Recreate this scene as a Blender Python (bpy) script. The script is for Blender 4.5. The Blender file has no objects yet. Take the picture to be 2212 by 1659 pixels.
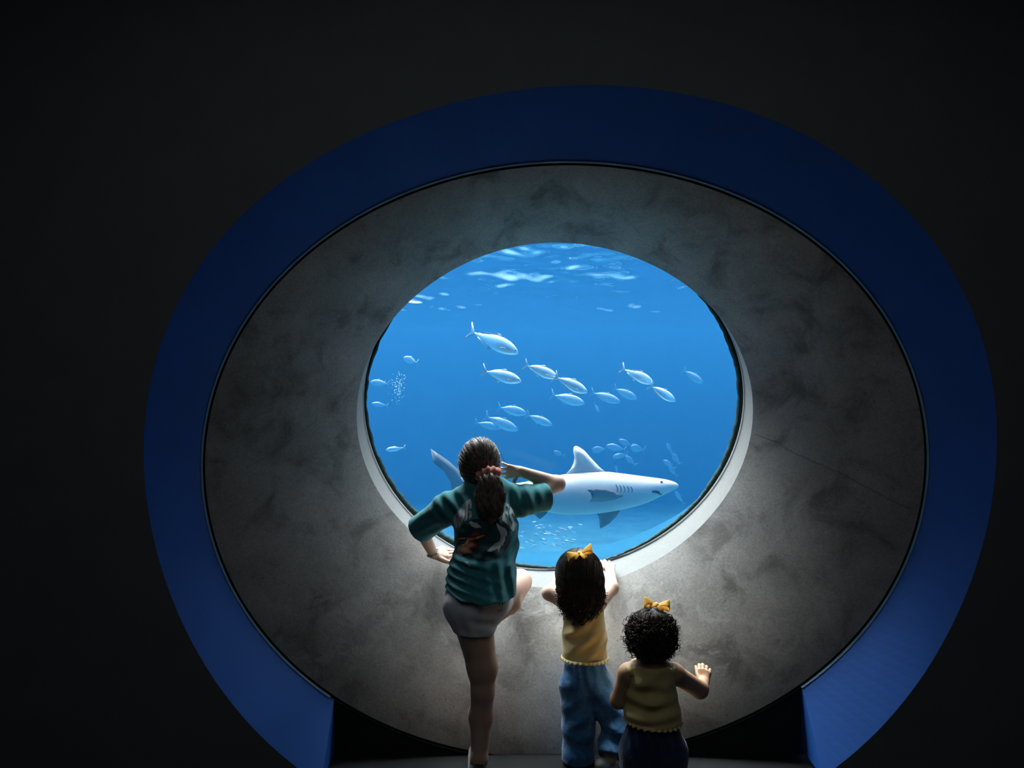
import bpy, bmesh, math, random
import numpy as np
from mathutils import Vector, Matrix
from mathutils.bvhtree import BVHTree

random.seed(7)
np.random.seed(7)
sc = bpy.context.scene
COL = sc.collection
PI = math.pi

# ------------------------------------------------------------------ camera, light, exposure
F, H = 1600.0, 1.596          # focal length in pixels of the 2212x1659 frame, eye height in metres
cam_d = bpy.data.cameras.new('camera')
cam = bpy.data.objects.new('camera', cam_d)
COL.objects.link(cam)
cam.location = (0, 0, H)
cam.rotation_euler = (PI / 2, 0, 0)
cam_d.sensor_fit = 'HORIZONTAL'
cam_d.sensor_width = 36.0
cam_d.lens = 36.0 * F / 2212.0
cam_d.clip_start = 0.02
sc.camera = cam

world = bpy.data.worlds.new('sky')
sc.world = world
world.use_nodes = True
bg = world.node_tree.nodes['Background']
bg.inputs[0].default_value = (0.55, 0.78, 1.0, 1)
bg.inputs[1].default_value = 3.0

def sun_lamp(name, energy, angle, col, d):
    l = bpy.data.lights.new(name, 'SUN'); l.energy = energy; l.angle = math.radians(angle); l.color = col
    o = bpy.data.objects.new(name, l); COL.objects.link(o)
    o.rotation_euler = Vector(d).to_track_quat('-Z', 'Y').to_euler()
    return o
sun_lamp('sun', 17.5, 40, (1.0, 0.97, 0.92), (0.18, -0.40, -0.90))
sun_lamp('bright_sky', 13.0, 78, (1.0, 0.98, 0.95), (0.05, -0.52, -0.85))
# added dim fill lamp, no known source, overhead behind the visitors; lifts the blacks
ga = bpy.data.lights.new('fill_light', 'AREA'); ga.energy = 8.5; ga.size = 2.5; ga.color = (0.85, 0.95, 1.0)
go = bpy.data.objects.new('fill_light', ga); COL.objects.link(go); go.location = (0, 0.5, 3.6)

sc.view_settings.view_transform = 'Standard'
sc.view_settings.look = 'None'
sc.view_settings.exposure = 0.0
sc.view_settings.gamma = 1.0
sc.view_settings.use_curve_mapping = False
sc.cycles.use_denoising = True
sc.cycles.use_adaptive_sampling = True
sc.cycles.adaptive_threshold = 0.03
sc.cycles.max_bounces = 6
sc.cycles.diffuse_bounces = 3
sc.cycles.transparent_max_bounces = 16
sc.cycles.volume_bounces = 1
sc.cycles.sample_clamp_indirect = 4.0
sc.cycles.caustics_reflective = False
sc.cycles.caustics_refractive = False

# ------------------------------------------------------------------ helpers
def at(px, py, Y):
    """photo pixel at depth Y (metres in front of the eye) -> world point"""
    return np.array(((px - 1106.0) * Y / F, Y, H - (py - 829.5) * Y / F))

def mesh_obj(name, verts, faces, mat=None, parent=None, smooth=False, uv=None):
    me = bpy.data.meshes.new(name)
    me.from_pydata([tuple(map(float, v)) for v in verts], [], [tuple(map(int, f)) for f in faces])
    me.update()
    o = bpy.data.objects.new(name, me)
    COL.objects.link(o)
    if mat is not None:
        for m in (mat if isinstance(mat, (list, tuple)) else [mat]):
            me.materials.append(m)
    if smooth:
        me.polygons.foreach_set('use_smooth', [True] * len(me.polygons))
    if parent is not None:
        o.parent = parent
        o.matrix_parent_inverse = parent.matrix_world.inverted()
    return o

def empty(name, loc):
    o = bpy.data.objects.new(name, None)
    o.empty_display_size = 0.1
    COL.objects.link(o)
    o.location = tuple(map(float, loc))
    o.matrix_world = Matrix.Translation(o.location)
    return o

def tag(o, label=None, cat=None, group=None, kind=None):
    if label: o['label'] = label
    if cat: o['category'] = cat
    if group: o['group'] = group
    if kind: o['kind'] = kind
    return o

def loft(rings, closed=True):
    n = len(rings[0]); V = np.concatenate(rings); Fs = []
    m = n if closed else n - 1
    for r in range(len(rings) - 1):
        a = r * n; b = a + n
        for i in range(m):
            j = (i + 1) % n
            Fs.append((a + i, a + j, b + j, b + i))
    return V, Fs

# ------------------------------------------------------------------ materials
def new_mat(name):
    m = bpy.data.materials.new(name); m.use_nodes = True
    nt = m.node_tree
    for n in list(nt.nodes): nt.nodes.remove(n)
    out = nt.nodes.new('ShaderNodeOutputMaterial')
    return m, nt, out

def N(nt, typ, **kw):
    n = nt.nodes.new(typ)
    for k, v in kw.items():
        if k in n.inputs.keys(): n.inputs[k].default_value = v
        else: setattr(n, k, v)
    return n

def L(nt, a, b): nt.links.new(a, b)

def ramp(nt, fac, stops):
    r = nt.nodes.new('ShaderNodeValToRGB')
    els = r.color_ramp.elements
    while len(els) > 1: els.remove(els[-1])
    els[0].position = stops[0][0]; els[0].color = tuple(stops[0][1]) + (1,)
    for p, c in stops[1:]:
        e = els.new(p); e.color = tuple(c) + (1,)
    L(nt, fac, r.inputs[0])
    return r

def noise(nt, vec, scale, detail=4, rough=0.55, dist=0.0):
    n = N(nt, 'ShaderNodeTexNoise')
    n.inputs['Scale'].default_value = scale
    n.inputs['Detail'].default_value = detail
    n.inputs['Roughness'].default_value = rough
    n.inputs['Distortion'].default_value = dist
    if vec is not None: L(nt, vec, n.inputs['Vector'])
    return n

def mixc(nt, fac, a, b, blend='MIX'):
    m = nt.nodes.new('ShaderNodeMix'); m.data_type = 'RGBA'; m.blend_type = blend
    for s, v in ((m.inputs[0], fac), (m.inputs[6], a), (m.inputs[7], b)):
        if isinstance(v, (int, float)): s.default_value = v
        elif isinstance(v, (tuple, list)): s.default_value = tuple(v) + (1,) if len(v) == 3 else tuple(v)
        else: L(nt, v, s)
    return m.outputs[2]

def math_n(nt, op, a, b=None, c=None):
    m = nt.nodes.new('ShaderNodeMath'); m.operation = op
    for i, v in enumerate((a, b, c)):
        if v is None: continue
        if isinstance(v, (int, float)): m.inputs[i].default_value = v
        else: L(nt, v, m.inputs[i])
    return m.outputs[0]

def bump(nt, height, strength=0.3, dist=0.01):
    b = N(nt, 'ShaderNodeBump'); b.inputs['Strength'].default_value = strength
    b.inputs['Distance'].default_value = dist
    L(nt, height, b.inputs['Height'])
    return b.outputs[0]

def simple_mat(name, col, rough=0.6, var=0.12, scale=30, bmp=0.0, bscale=200, spec=0.3, sheen=0.0, sss=0.0, metallic=0.0):
    m, nt, out = new_mat(name)
    p = N(nt, 'ShaderNodeBsdfPrincipled')
    tc = N(nt, 'ShaderNodeTexCoord')
    n = noise(nt, tc.outputs['Object'], scale)
    c2 = tuple(max(0, x * (1 - 2 * var)) for x in col)
    r = ramp(nt, n.outputs['Fac'], [(0.3, c2), (0.7, col)])
    L(nt, r.outputs[0], p.inputs['Base Color'])
    p.inputs['Roughness'].default_value = rough
    p.inputs['Specular IOR Level'].default_value = spec
    p.inputs['Sheen Weight'].default_value = sheen
    p.inputs['Metallic'].default_value = metallic
    if sss:
        p.inputs['Subsurface Weight'].default_value = sss
        p.inputs['Subsurface Radius'].default_value = (0.01, 0.004, 0.002)
        p.inputs['Subsurface Scale'].default_value = 0.6
    if bmp:
        nb = noise(nt, tc.outputs['Object'], bscale, 3)
        L(nt, bump(nt, nb.outputs['Fac'], bmp, 0.004), p.inputs['Normal'])
    L(nt, p.outputs[0], out.inputs['Surface'])
    return m

def make_concrete():
    m, nt, out = new_mat('cast_concrete')
    p = N(nt, 'ShaderNodeBsdfPrincipled')
    tc = N(nt, 'ShaderNodeTexCoord'); v = tc.outputs['Object']
    big = noise(nt, v, 1.6, 5, 0.6, 0.4)
    mid = noise(nt, v, 5.0, 6, 0.62, 0.6)
    fine = noise(nt, v, 95, 4, 0.7)
    grit = noise(nt, v, 420, 2, 0.6)
    c = ramp(nt, big.outputs['Fac'], [(0.3, (0.31, 0.302, 0.288)), (0.5, (0.39, 0.38, 0.364)), (0.72, (0.47, 0.46, 0.445))]).outputs[0]
    dk = ramp(nt, mid.outputs['Fac'], [(0.34, (0.60, 0.59, 0.58)), (0.48, (0.98, 0.98, 0.97)), (0.68, (1.16, 1.16, 1.14))]).outputs[0]
    c = mixc(nt, 1.0, c, dk, 'MULTIPLY')
    f = ramp(nt, fine.outputs['Fac'], [(0.3, (0.72, 0.72, 0.72)), (0.55, (1, 1, 1)), (0.75, (1.2, 1.2, 1.2))]).outputs[0]
    c = mixc(nt, 0.8, c, f, 'MULTIPLY')
    g = ramp(nt, grit.outputs['Fac'], [(0.3, (0.72, 0.72, 0.72)), (0.7, (1.22, 1.22, 1.22))]).outputs[0]
    c = mixc(nt, 0.7, c, g, 'MULTIPLY')
    # chalky scuffed patches low on the funnel (worn by leaning visitors)
    sep = N(nt, 'ShaderNodeSeparateXYZ'); L(nt, v, sep.inputs[0])
    scf = noise(nt, v, 9.0, 8, 0.75, 0.8)
    low = ramp(nt, sep.outputs['Z'], [(0.10, (0, 0, 0)), (0.32, (1, 1, 1)), (0.62, (0.9, 0.9, 0.9)), (0.85, (0, 0, 0))]).outputs[0]
    sc_ = ramp(nt, scf.outputs['Fac'], [(0.53, (0, 0, 0)), (0.60, (1, 1, 1))]).outputs[0]
    sm = math_n(nt, 'MULTIPLY', low, sc_)
    c = mixc(nt, math_n(nt, 'MULTIPLY', sm, 0.55), c, (0.50, 0.495, 0.48))
    # casting seam running out from the lip on the right: a line in the X-Z plane
    def line(x0, z0, x1, z1, w):
        dx, dz = x1 - x0, z1 - z0; l = math.hypot(dx, dz); nx, nz = -dz / l, dx / l
        wob = math_n(nt, 'MULTIPLY', math_n(nt, 'SUBTRACT', mid.outputs['Fac'], 0.5), 0.05)
        d = math_n(nt, 'ADD', math_n(nt, 'MULTIPLY', sep.outputs['X'], nx), math_n(nt, 'MULTIPLY', sep.outputs['Z'], nz))
        d = math_n(nt, 'ABSOLUTE', math_n(nt, 'ADD', math_n(nt, 'SUBTRACT', d, x0 * nx + z0 * nz), wob))
        k = math_n(nt, 'SUBTRACT', 1.0, math_n(nt, 'MINIMUM', math_n(nt, 'DIVIDE', d, w), 1.0))
        t = math_n(nt, 'ADD', math_n(nt, 'MULTIPLY', sep.outputs['X'], dx / l), math_n(nt, 'MULTIPLY', sep.outputs['Z'], dz / l))
        t = math_n(nt, 'SUBTRACT', t, x0 * dx / l + z0 * dz / l)
        k = math_n(nt, 'MULTIPLY', k, math_n(nt, 'GREATER_THAN', t, 0.0))
        return math_n(nt, 'MULTIPLY', k, math_n(nt, 'LESS_THAN', t, l))
    a = at(1632, 938, 3.58); b = at(1965, 1098, 3.21)
    k1 = line(a[0], a[2], b[0], b[2], 0.006)
    a = at(700, 905, 3.55); b = at(540, 1010, 3.3)
    k2 = line(a[0], a[2], b[0], b[2], 0.005)
    kk = math_n(nt, 'MAXIMUM', k1, math_n(nt, 'MULTIPLY', k2, 0.6))
    c = mixc(nt, math_n(nt, 'MULTIPLY', kk, 0.4), c, (0.08, 0.08, 0.08))
    # small air holes
    vor = N(nt, 'ShaderNodeTexVoronoi'); vor.inputs['Scale'].default_value = 16; L(nt, v, vor.inputs['Vector'])
    hole = ramp(nt, vor.outputs['Distance'], [(0.035, (0.25, 0.25, 0.25)), (0.06, (1, 1, 1))]).outputs[0]
    c = mixc(nt, 0.8, c, hole, 'MULTIPLY')
    L(nt, c, p.inputs['Base Color'])
    p.inputs['Roughness'].default_value = 0.85
    p.inputs['Specular IOR Level'].default_value = 0.25
    hsum = math_n(nt, 'ADD', math_n(nt, 'MULTIPLY', fine.outputs['Fac'], 0.6), math_n(nt, 'ADD', math_n(nt, 'MULTIPLY', grit.outputs['Fac'], 0.4), math_n(nt, 'MULTIPLY', kk, -1.5)))
    L(nt, bump(nt, hsum, 0.25, 0.006), p.inputs['Normal'])
    L(nt, p.outputs[0], out.inputs['Surface'])
    return m

M = {}
M['concrete'] = make_concrete()
M['lip'] = simple_mat('pale_concrete_lip', (0.20, 0.20, 0.19), 0.85, 0.06, 60, 0.15, 300)
M['blue_paint'] = simple_mat('blue_painted_panel', (0.022, 0.12, 0.47), 0.55, 0.04, 4, 0.04, 60, 0.4)
M['blue_edge'] = simple_mat('cyan_lit_panel_edge', (0.22, 0.42, 0.55), 0.6, 0.05, 40)
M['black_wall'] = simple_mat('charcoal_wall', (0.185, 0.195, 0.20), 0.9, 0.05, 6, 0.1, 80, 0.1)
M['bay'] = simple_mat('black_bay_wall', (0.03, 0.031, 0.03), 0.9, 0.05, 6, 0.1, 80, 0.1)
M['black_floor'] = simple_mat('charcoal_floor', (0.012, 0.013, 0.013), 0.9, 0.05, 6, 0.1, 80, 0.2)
M['gasket'] = simple_mat('dark_teal_sealant', (0.035, 0.09, 0.09), 0.8, 0.3, 60, 0.6, 160)
M['tank_wall'] = simple_mat('tank_blue_wall', (0.06, 0.24, 0.48), 0.8, 0.15, 1.2)
M['tank_floor'] = simple_mat('tank_sand_floor', (0.16, 0.48, 0.52), 0.9, 0.2, 3)
M['refraction_band'] = simple_mat('acrylic_refraction_band', (0.012, 0.085, 0.15), 0.9, 0.04, 20, spec=0.03)

def make_pane():
    m, nt, out = new_mat('clear_acrylic')
    t = N(nt, 'ShaderNodeBsdfTransparent'); t.inputs[0].default_value = (0.97, 0.99, 1, 1)
    g = N(nt, 'ShaderNodeBsdfGlossy'); g.inputs['Roughness'].default_value = 0.02
    mx = N(nt, 'ShaderNodeMixShader'); mx.inputs[0].default_value = 0.004
    L(nt, t.outputs[0], mx.inputs[1]); L(nt, g.outputs[0], mx.inputs[2])
    L(nt, mx.outputs[0], out.inputs['Surface'])
    return m
M['pane'] = make_pane()

def make_water():
    m, nt, out = new_mat('tank_water')
    t = N(nt, 'ShaderNodeBsdfTransparent')
    L(nt, t.outputs[0], out.inputs['Surface'])
    s = N(nt, 'ShaderNodeVolumeScatter')
    s.inputs['Color'].default_value = (0.07, 0.47, 1.0, 1)
    s.inputs['Density'].default_value = 0.037
    s.inputs['Anisotropy'].default_value = 0.25
    a = N(nt, 'ShaderNodeVolumeAbsorption')
    a.inputs['Color'].default_value = (0.20, 0.37, 0.50, 1)
    a.inputs['Density'].default_value = 0.29
    ad = N(nt, 'ShaderNodeAddShader')
    L(nt, s.outputs[0], ad.inputs[0]); L(nt, a.outputs[0], ad.inputs[1])
    L(nt, ad.outputs[0], out.inputs['Volume'])
    return m
M['water'] = make_water()

def make_surface():
    m, nt, out = new_mat('rippled_water_surface')
    tc = N(nt, 'ShaderNodeTexCoord')
    t = N(nt, 'ShaderNodeBsdfTransparent'); t.inputs[0].default_value = (0.95, 0.98, 1, 1)
    g = N(nt, 'ShaderNodeBsdfGlossy'); g.inputs['Roughness'].default_value = 0.05
    g.inputs[0].default_value = (0.80, 0.9, 1, 1)
    mx = N(nt, 'ShaderNodeMixShader'); fr = N(nt, 'ShaderNodeLayerWeight'); fr.inputs['Blend'].default_value = 0.5; L(nt, ramp(nt, fr.outputs['Facing'], [(0.46, (0.03, 0.03, 0.03)), (0.64, (1, 1, 1))]).outputs[0], mx.inputs[0])
    L(nt, t.outputs[0], mx.inputs[1]); L(nt, g.outputs[0], mx.inputs[2])
    L(nt, mx.outputs[0], out.inputs['Surface'])
    return m
M['surface'] = make_surface()

# ------------------------------------------------------------------ the porthole: outlines measured as smooth closed curves
NS = 240
TH = np.linspace(0, 2 * PI, NS, endpoint=False)
def closed_curve(pts, c, order=5):
    p = np.array(pts, float) - np.array(c)
    th = np.arctan2(-p[:, 1], p[:, 0]); r = np.hypot(p[:, 0], p[:, 1])
    def basis(t): return np.stack([np.ones_like(t)] + [f(k * t) for k in range(1, order + 1) for f in (np.cos, np.sin)], 1)
    A = basis(th); reg = np.diag([0.0] + [0.004 * k ** 3 for k in range(1, order + 1) for _ in (0, 1)])
    co = np.linalg.solve(A.T @ A + reg, A.T @ r)
    R = basis(TH) @ co
    return np.stack([c[0] + R * np.cos(TH), c[1] - R * np.sin(TH)], 1)

TOP = [(842, 695), (901, 636), (945, 604), (1019, 562), (1105, 536), (1192, 524), (1260, 527.5), (1332, 543), (1375, 557), (1440, 590), (1484, 618), (1501, 631)]
LIP_OUT = TOP + [(1549, 678), (1592, 739), (1612, 793), (1624, 858), (1625, 920), (1617, 965), (1599, 1015), (1574, 1062), (1535, 1112), (1490, 1160), (1445, 1193), (1400, 1221), (1366, 1236), (1330, 1250), (1250, 1264), (1160, 1268), (1080, 1256), (1000, 1222), (945, 1190), (900, 1154), (848, 1106), (811, 1053), (789, 1005), (774, 949), (772, 882), (781, 818), (804, 762), (826, 720)]
LIP_IN = [(x + (x - 1197) * .012, y - 14) for x, y in TOP[2:-2]] + [(1490, 614), (1547, 676), (1581, 738), (1601, 793), (1605, 847), (1599, 920), (1590, 954), (1570, 999), (1538, 1051), (1502, 1095), (1461, 1132), (1422, 1160), (1380, 1182), (1330, 1204), (1260, 1221), (1189, 1229), (1140, 1226), (1080, 1216), (1030, 1203), (988, 1187), (947, 1158), (898, 1113), (860, 1079), (845, 1060), (823, 1011), (802, 966), (790, 917), (787, 863), (792, 800), (815, 736), (838, 694)]
CONC = [(594, 620), (659, 555), (758, 484), (872, 426), (971, 392), (1070, 370), (1160, 361), (1239, 358), (1338, 363), (1437, 380), (1537, 409), (1636, 449), (1740, 515), (1836, 600), (1909, 691), (1954, 777), (1984, 859), (1997, 956), (1995, 1024), (1980, 1113), (1955, 1200), (1918, 1274), (1877, 1338), (1822, 1400), (1774, 1445), (1728, 1475), (1677, 1509), (1597, 1554), (1500, 1591), (1400, 1616), (1300, 1632), (1200, 1638), (1096, 1632), (1009, 1621), (915, 1594), (824, 1558), (721, 1507), (662, 1457), (607, 1406), (553, 1337), (510, 1272), (477, 1200), (456, 1117), (440, 1012), (445, 938), (463, 859), (490, 788), (549, 683)]
BLUE = [(560, 426), (645, 365), (730, 317), (829, 272), (957, 229), (1070, 203), (1160, 190), (1239, 185), (1367, 188), (1466, 203), (1565, 224), (1678, 263), (1740, 292), (1803, 325), (1904, 399), (1988, 494), (2056, 588), (2100, 673), (2127, 747), (2153, 899), (2155, 971), (2149, 1043), (2135, 1127), (2110, 1224), (2081, 1297), (1980, 1473), (1900, 1570), (1806, 1659), (1650, 1755), (1430, 1815), (1215, 1830), (1000, 1808), (800, 1755), (625, 1659), (517, 1525), (423, 1394), (371, 1285), (347, 1225), (329, 1156), (317, 1096), (311, 1035), (307, 975), (315, 879), (326, 817), (347, 752), (373, 680), (413, 607), (452, 553), (503, 488)]
cLip = closed_curve(LIP_OUT, (1197, 880)); cIn = closed_curve(LIP_IN, (1197, 880))
cCon = closed_curve(CONC, (1219, 999)); cBlu = closed_curve(BLUE, (1230, 985))
YW, YR, YL, YG = 2.97, 3.19, 3.60, 3.78       # wall face, concrete rim, lip edge, glass plane
def ring(c, Y): return np.array([at(x, y, Y) for x, y in c])
rBlue, rRim, rLip, rGlass = ring(cBlu, YW), ring(cCon, YR), ring(cLip, YL), ring(cIn, YG)

# concrete funnel: straight-ruled cone with a rounded roll into the pale lip
def mixr(a, b, t): return a * (1 - t) + b * t
rings = []
for t in np.linspace(0, 1, 15):
    r = mixr(rRim, rLip, t); r[:, 1] -= .044 * math.sin(PI * t) ** .8; rings.append(r)
V, Fs = loft(rings)
funnel = mesh_obj('wall_funnel', V, Fs, M['concrete'], smooth=True); tag(funnel, kind='structure')
V, Fs = loft([rLip, mixr(rLip, rGlass, .08) , mixr(rLip, rGlass, .5), rGlass, rGlass + np.array((0, .05, 0))])
tag(mesh_obj('trim_1', V, Fs, M['lip'], smooth=True), kind='structure')

# groove and pale edge of the blue panels
cx, cz = rRim[:, 0].mean(), rRim[:, 2].mean()
def grow(r, d, dy=0.0):
    o = r.copy(); v = np.stack([r[:, 0] - cx, r[:, 2] - cz], 1); v /= np.linalg.norm(v, axis=1)[:, None]
    o[:, 0] += v[:, 0] * d; o[:, 2] += v[:, 1] * d; o[:, 1] += dy
    return o
V, Fs = loft([rRim, grow(rRim, .004, .02), grow(rRim, .010, .02), grow(rRim, .013, -.004)])
tag(mesh_obj('trim_2', V, Fs, M['gasket']), kind='structure')

XL, XR = at(722, 1507, YR)[0], at(1731, 1478, YR)[0]     # cut faces of the blue surround either side of the standing bay
def panel(i0, i1, xcut, name, lab):
    """blue splayed surround between two ring indices, clipped by the bay's vertical cut plane"""
    idx = [i % NS for i in range(i0, i1 + 1)]
    inn = grow(rRim, .013, -.004)[idx]; out_ = rBlue[idx]
    T = np.linspace(0, 1, 9)
    bm = bmesh.new(); grid = []
    for t in T:
        grid.append([bm.verts.new(tuple(mixr(a, b, t))) for a, b in zip(inn, out_)])
    back = [bm.verts.new((a[0], 3.30, a[2])) for a in inn]
    for r in range(len(T) - 1):
        for i in range(len(idx) - 1):
            bm.faces.new((grid[r][i], grid[r][i + 1], grid[r + 1][i + 1], grid[r + 1][i]))
    return bm, grid, back

def clip(bm, co, no):
    g = bm.verts[:] + bm.edges[:] + bm.faces[:]
    bmesh.ops.bisect_plane(bm, geom=g, plane_co=co, plane_no=no, clear_outer=True)

def bm_obj(name, bm, mat, parent=None, smooth=False):
    me = bpy.data.meshes.new(name); bmesh.ops.recalc_face_normals(bm, faces=bm.faces[:])
    bm.to_mesh(me); bm.free()
    for m_ in (mat if isinstance(mat, (list, tuple)) else [mat]): me.materials.append(m_)
    if smooth: me.polygons.foreach_set('use_smooth', [True] * len(me.polygons))
    o = bpy.data.objects.new(name, me); COL.objects.link(o)
    if parent: o.parent = parent; o.matrix_parent_inverse = parent.matrix_world.inverted()
    return o

# angles of the bay's ends on the ring (TH runs counter-clockwise from +X)
def idx_at(px, py, c0): return int(round((math.atan2(-(py - c0[1]), px - c0[0]) % (2 * PI)) / (2 * PI) * NS))
iR = idx_at(1731, 1478, (1219, 999)); iL = idx_at(722, 1507, (1219, 999))
# keep the parts outside the bay: clip left and right halves separately
def half(i0, i1, xc, sgn, name):
    bm, grid, back = panel(i0, i1, None, '', '')
    clip(bm, (0, 0, 0.0), (0, 0, -1))
    if xc is not None:
        lowf = [f for f in bm.faces if f.calc_center_median().z < 1.0]
        g = list({v for f in lowf for v in f.verts}) + list({e for f in lowf for e in f.edges}) + lowf
        bmesh.ops.bisect_plane(bm, geom=g, plane_co=(xc, 0, 0), plane_no=(sgn, 0, 0), clear_outer=True)
        # thickness of the cut: extrude the cut edge straight back to the bay's rear wall
        es = [e for e in bm.edges if all(abs(v.co.x - xc) < 1e-4 and v.co.z < 1.0 for v in e.verts)]
        r = bmesh.ops.extrude_edge_only(bm, edges=es)
        for v in [g for g in r['geom'] if isinstance(g, bmesh.types.BMVert)]: v.co.y = max(v.co.y, YR + .004); v.co.y = YR + .004
    return bm_obj(name, bm, M['blue_paint'])
top = NS // 4
tag(half(top, iL + 14, XL, 1, 'wall_blue_left'), kind='structure')
tag(half(iR - NS - 14, top, XR, -1, 'wall_blue_right'), kind='structure')
# inner edge of the surround, window light put into its pale colour (only where the surround exists)
idx = [i % NS for i in range(iR - NS, iL + 1)]
a_, b_ = grow(rRim, .009, -.002)[idx], grow(rRim, .0145, -.010)[idx]
V, Fs = loft([a_, b_], False)
tag(mesh_obj('trim_3', V, Fs, M['blue_edge']), kind='structure')

# rear wall of the bay, below the concrete rim
low = [k for k in range(NS) if rRim[k, 2] < 0.75 and XL - .02 <= rRim[k, 0] <= XR + .02]
low.sort(key=lambda k: rRim[k, 0])
V = []; 
for k in low: V.append((rRim[k, 0], YR + .003, max(rRim[k, 2], 0.001))); V.append((rRim[k, 0], YR + .003, -0.01))
V = [(XL - .02, YR + .003, V[0][2]), (XL - .02, YR + .003, -.01)] + V + [(XR + .02, YR + .003, V[-2][2]), (XR + .02, YR + .003, -.01)]
Fs = [(2 * i, 2 * i + 1, 2 * i + 3, 2 * i + 2) for i in range(len(V) // 2 - 1)]
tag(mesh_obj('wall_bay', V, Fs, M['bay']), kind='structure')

# room wall around the porthole, other walls, ceiling, floor
RX, RZ, RB = 4.2, 3.7, -3.0
outer = []
for k in range(NS):
    d = np.array((math.cos(TH[k]), math.sin(TH[k]))); c0 = np.array((rBlue[:, 0].mean(), 1.35))
    tx = (RX - c0[0]) / d[0] if d[0] > 1e-6 else ((-RX - c0[0]) / d[0] if d[0] < -1e-6 else 1e9)
    tz = (RZ - c0[1]) / d[1] if d[1] > 1e-6 else ((-.6 - c0[1]) / d[1] if d[1] < -1e-6 else 1e9)
    p = c0 + d * min(tx, tz); outer.append((p[0], YW, p[1]))
V, Fs = loft([rBlue, np.array(outer)])
tag(mesh_obj('wall_front', V, Fs, M['black_wall']), kind='structure')
def quad(name, a, b, c, d, mat):
    return tag(mesh_obj(name, [a, b, c, d], [(0, 1, 2, 3)], mat), kind='structure')
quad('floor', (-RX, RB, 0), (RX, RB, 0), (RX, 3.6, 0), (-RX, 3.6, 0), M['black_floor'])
quad('ceiling', (-RX, RB, RZ), (RX, RB, RZ), (RX, 3.2, RZ), (-RX, 3.2, RZ), M['black_wall'])
quad('wall_left', (-RX, RB, 0), (-RX, 3.2, 0), (-RX, 3.2, RZ), (-RX, RB, RZ), M['black_wall'])
quad('wall_right', (RX, RB, 0), (RX, 3.2, 0), (RX, 3.2, RZ), (RX, RB, RZ), M['black_wall'])
quad('wall_back', (-RX, RB, 0), (RX, RB, 0), (RX, RB, RZ), (-RX, RB, RZ), M['black_wall'])

# glass pane and ragged sealant
win = empty('window_1', at(1197, 880, YG)); tag(win, kind='structure')
cen = rGlass.mean(0)
pv = [tuple(cen)] + [tuple(p) for p in rGlass]
pf = [(0, 1 + i, 1 + (i + 1) % NS) for i in range(NS)]
mesh_obj('pane', pv, pf, M['pane'], win)
cMid = cIn.mean(0); rng = np.random.RandomState(3)
wid = np.interp(np.degrees(TH), [0, 20, 40, 46, 134, 142, 160, 180, 215, 235, 262, 272, 284, 300, 330, 345, 360], [13, 13, 5, 0, 0, 5, 8, 7, 13, 13, 9, 3, 1, 7, 11, 14, 13])
wid = np.maximum(wid + rng.uniform(-1.6, 1.6, NS) * (wid > 2), 0.3)
def shrink(c, w):
    v = c - cMid; l = np.hypot(v[:, 0], v[:, 1])[:, None]
    return c - v / l * np.asarray(w)[:, None]
V, Fs = loft([ring(cIn, YG - .012), ring(shrink(cIn, wid * .35), YG - .020), ring(shrink(cIn, wid), YG - .004), ring(shrink(cIn, wid), YG + .004)])
mesh_obj('sealant', V, Fs, M['gasket'], win, smooth=True)

# ------------------------------------------------------------------ the tank
TX0, TX1, TY0, TY1, TZ0, TZ1 = -8.0, 9.0, 3.80, 15.5, -0.9, 2.78
V = [tuple(p + np.array((0, .03, 0))) for p in rGlass]; n = len(V)
oc = []
for k in range(NS):
    d = np.array((math.cos(TH[k]), math.sin(TH[k]))); c0 = cen[[0, 2]]
    tx = (TX1 - c0[0]) / d[0] if d[0] > 1e-6 else ((TX0 - c0[0]) / d[0] if d[0] < -1e-6 else 1e9)
    tz = (3.6 - c0[1]) / d[1] if d[1] > 1e-6 else ((TZ0 - c0[1]) / d[1] if d[1] < -1e-6 else 1e9)
    p = c0 + d * min(tx, tz); oc.append((p[0], YG + .03, p[1]))
V, Fs = loft([np.array(V), np.array(oc)])
tag(mesh_obj('wall_tank_front', V, Fs, M['tank_wall']), kind='structure')
quad('wall_tank_back', (TX0, TY1, TZ0), (TX1, TY1, TZ0), (TX1, TY1, TZ1 + .3), (TX0, TY1, TZ1 + .3), M['tank_wall'])
quad('wall_tank_left', (TX0, YG + .03, TZ0), (TX0, TY1, TZ0), (TX0, TY1, TZ1 + .3), (TX0, YG + .03, TZ1 + .3), M['tank_wall'])
quad('wall_tank_right', (TX1, YG + .03, TZ0), (TX1, TY1, TZ0), (TX1, TY1, TZ1 + .3), (TX1, YG + .03, TZ1 + .3), M['tank_wall'])
quad('floor_tank', (TX0, YG + .03, TZ0), (TX1, YG + .03, TZ0), (TX1, TY1, TZ0), (TX0, TY1, TZ0), M['tank_floor'])
# added band behind the pane's foot, standing in for the acrylic edge's refraction
REFR = [(890, 1092), (960, 1150), (1040, 1180), (1120, 1191), (1195, 1193), (1283, 1182), (1337, 1169), (1391, 1149), (1440, 1125), (1479, 1103), (1520, 1066)]
ls = np.array(REFR, float); xs = np.linspace(890, 1520, 60)
ys = np.interp(xs, ls[:, 0], ls[:, 1]); ys = np.convolve(np.pad(ys, 2, 'edge'), np.ones(5) / 5, 'valid')
bk = np.array([at(x, y, 4.10) for x, y in zip(xs, ys)])
fr = []
g2 = rGlass[rGlass[:, 2] < cen[2]]; g2 = g2[np.argsort(g2[:, 0])]
for x, y in zip(xs, ys):
    X = (x - 1106) * YG / F; fr.append((X, YG + .034, np.interp(X, g2[:, 0], g2[:, 2]) + .001))
V, Fs = loft([np.array(fr), bk, bk + np.array((0, 0.02, -1.2))], False)
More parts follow.
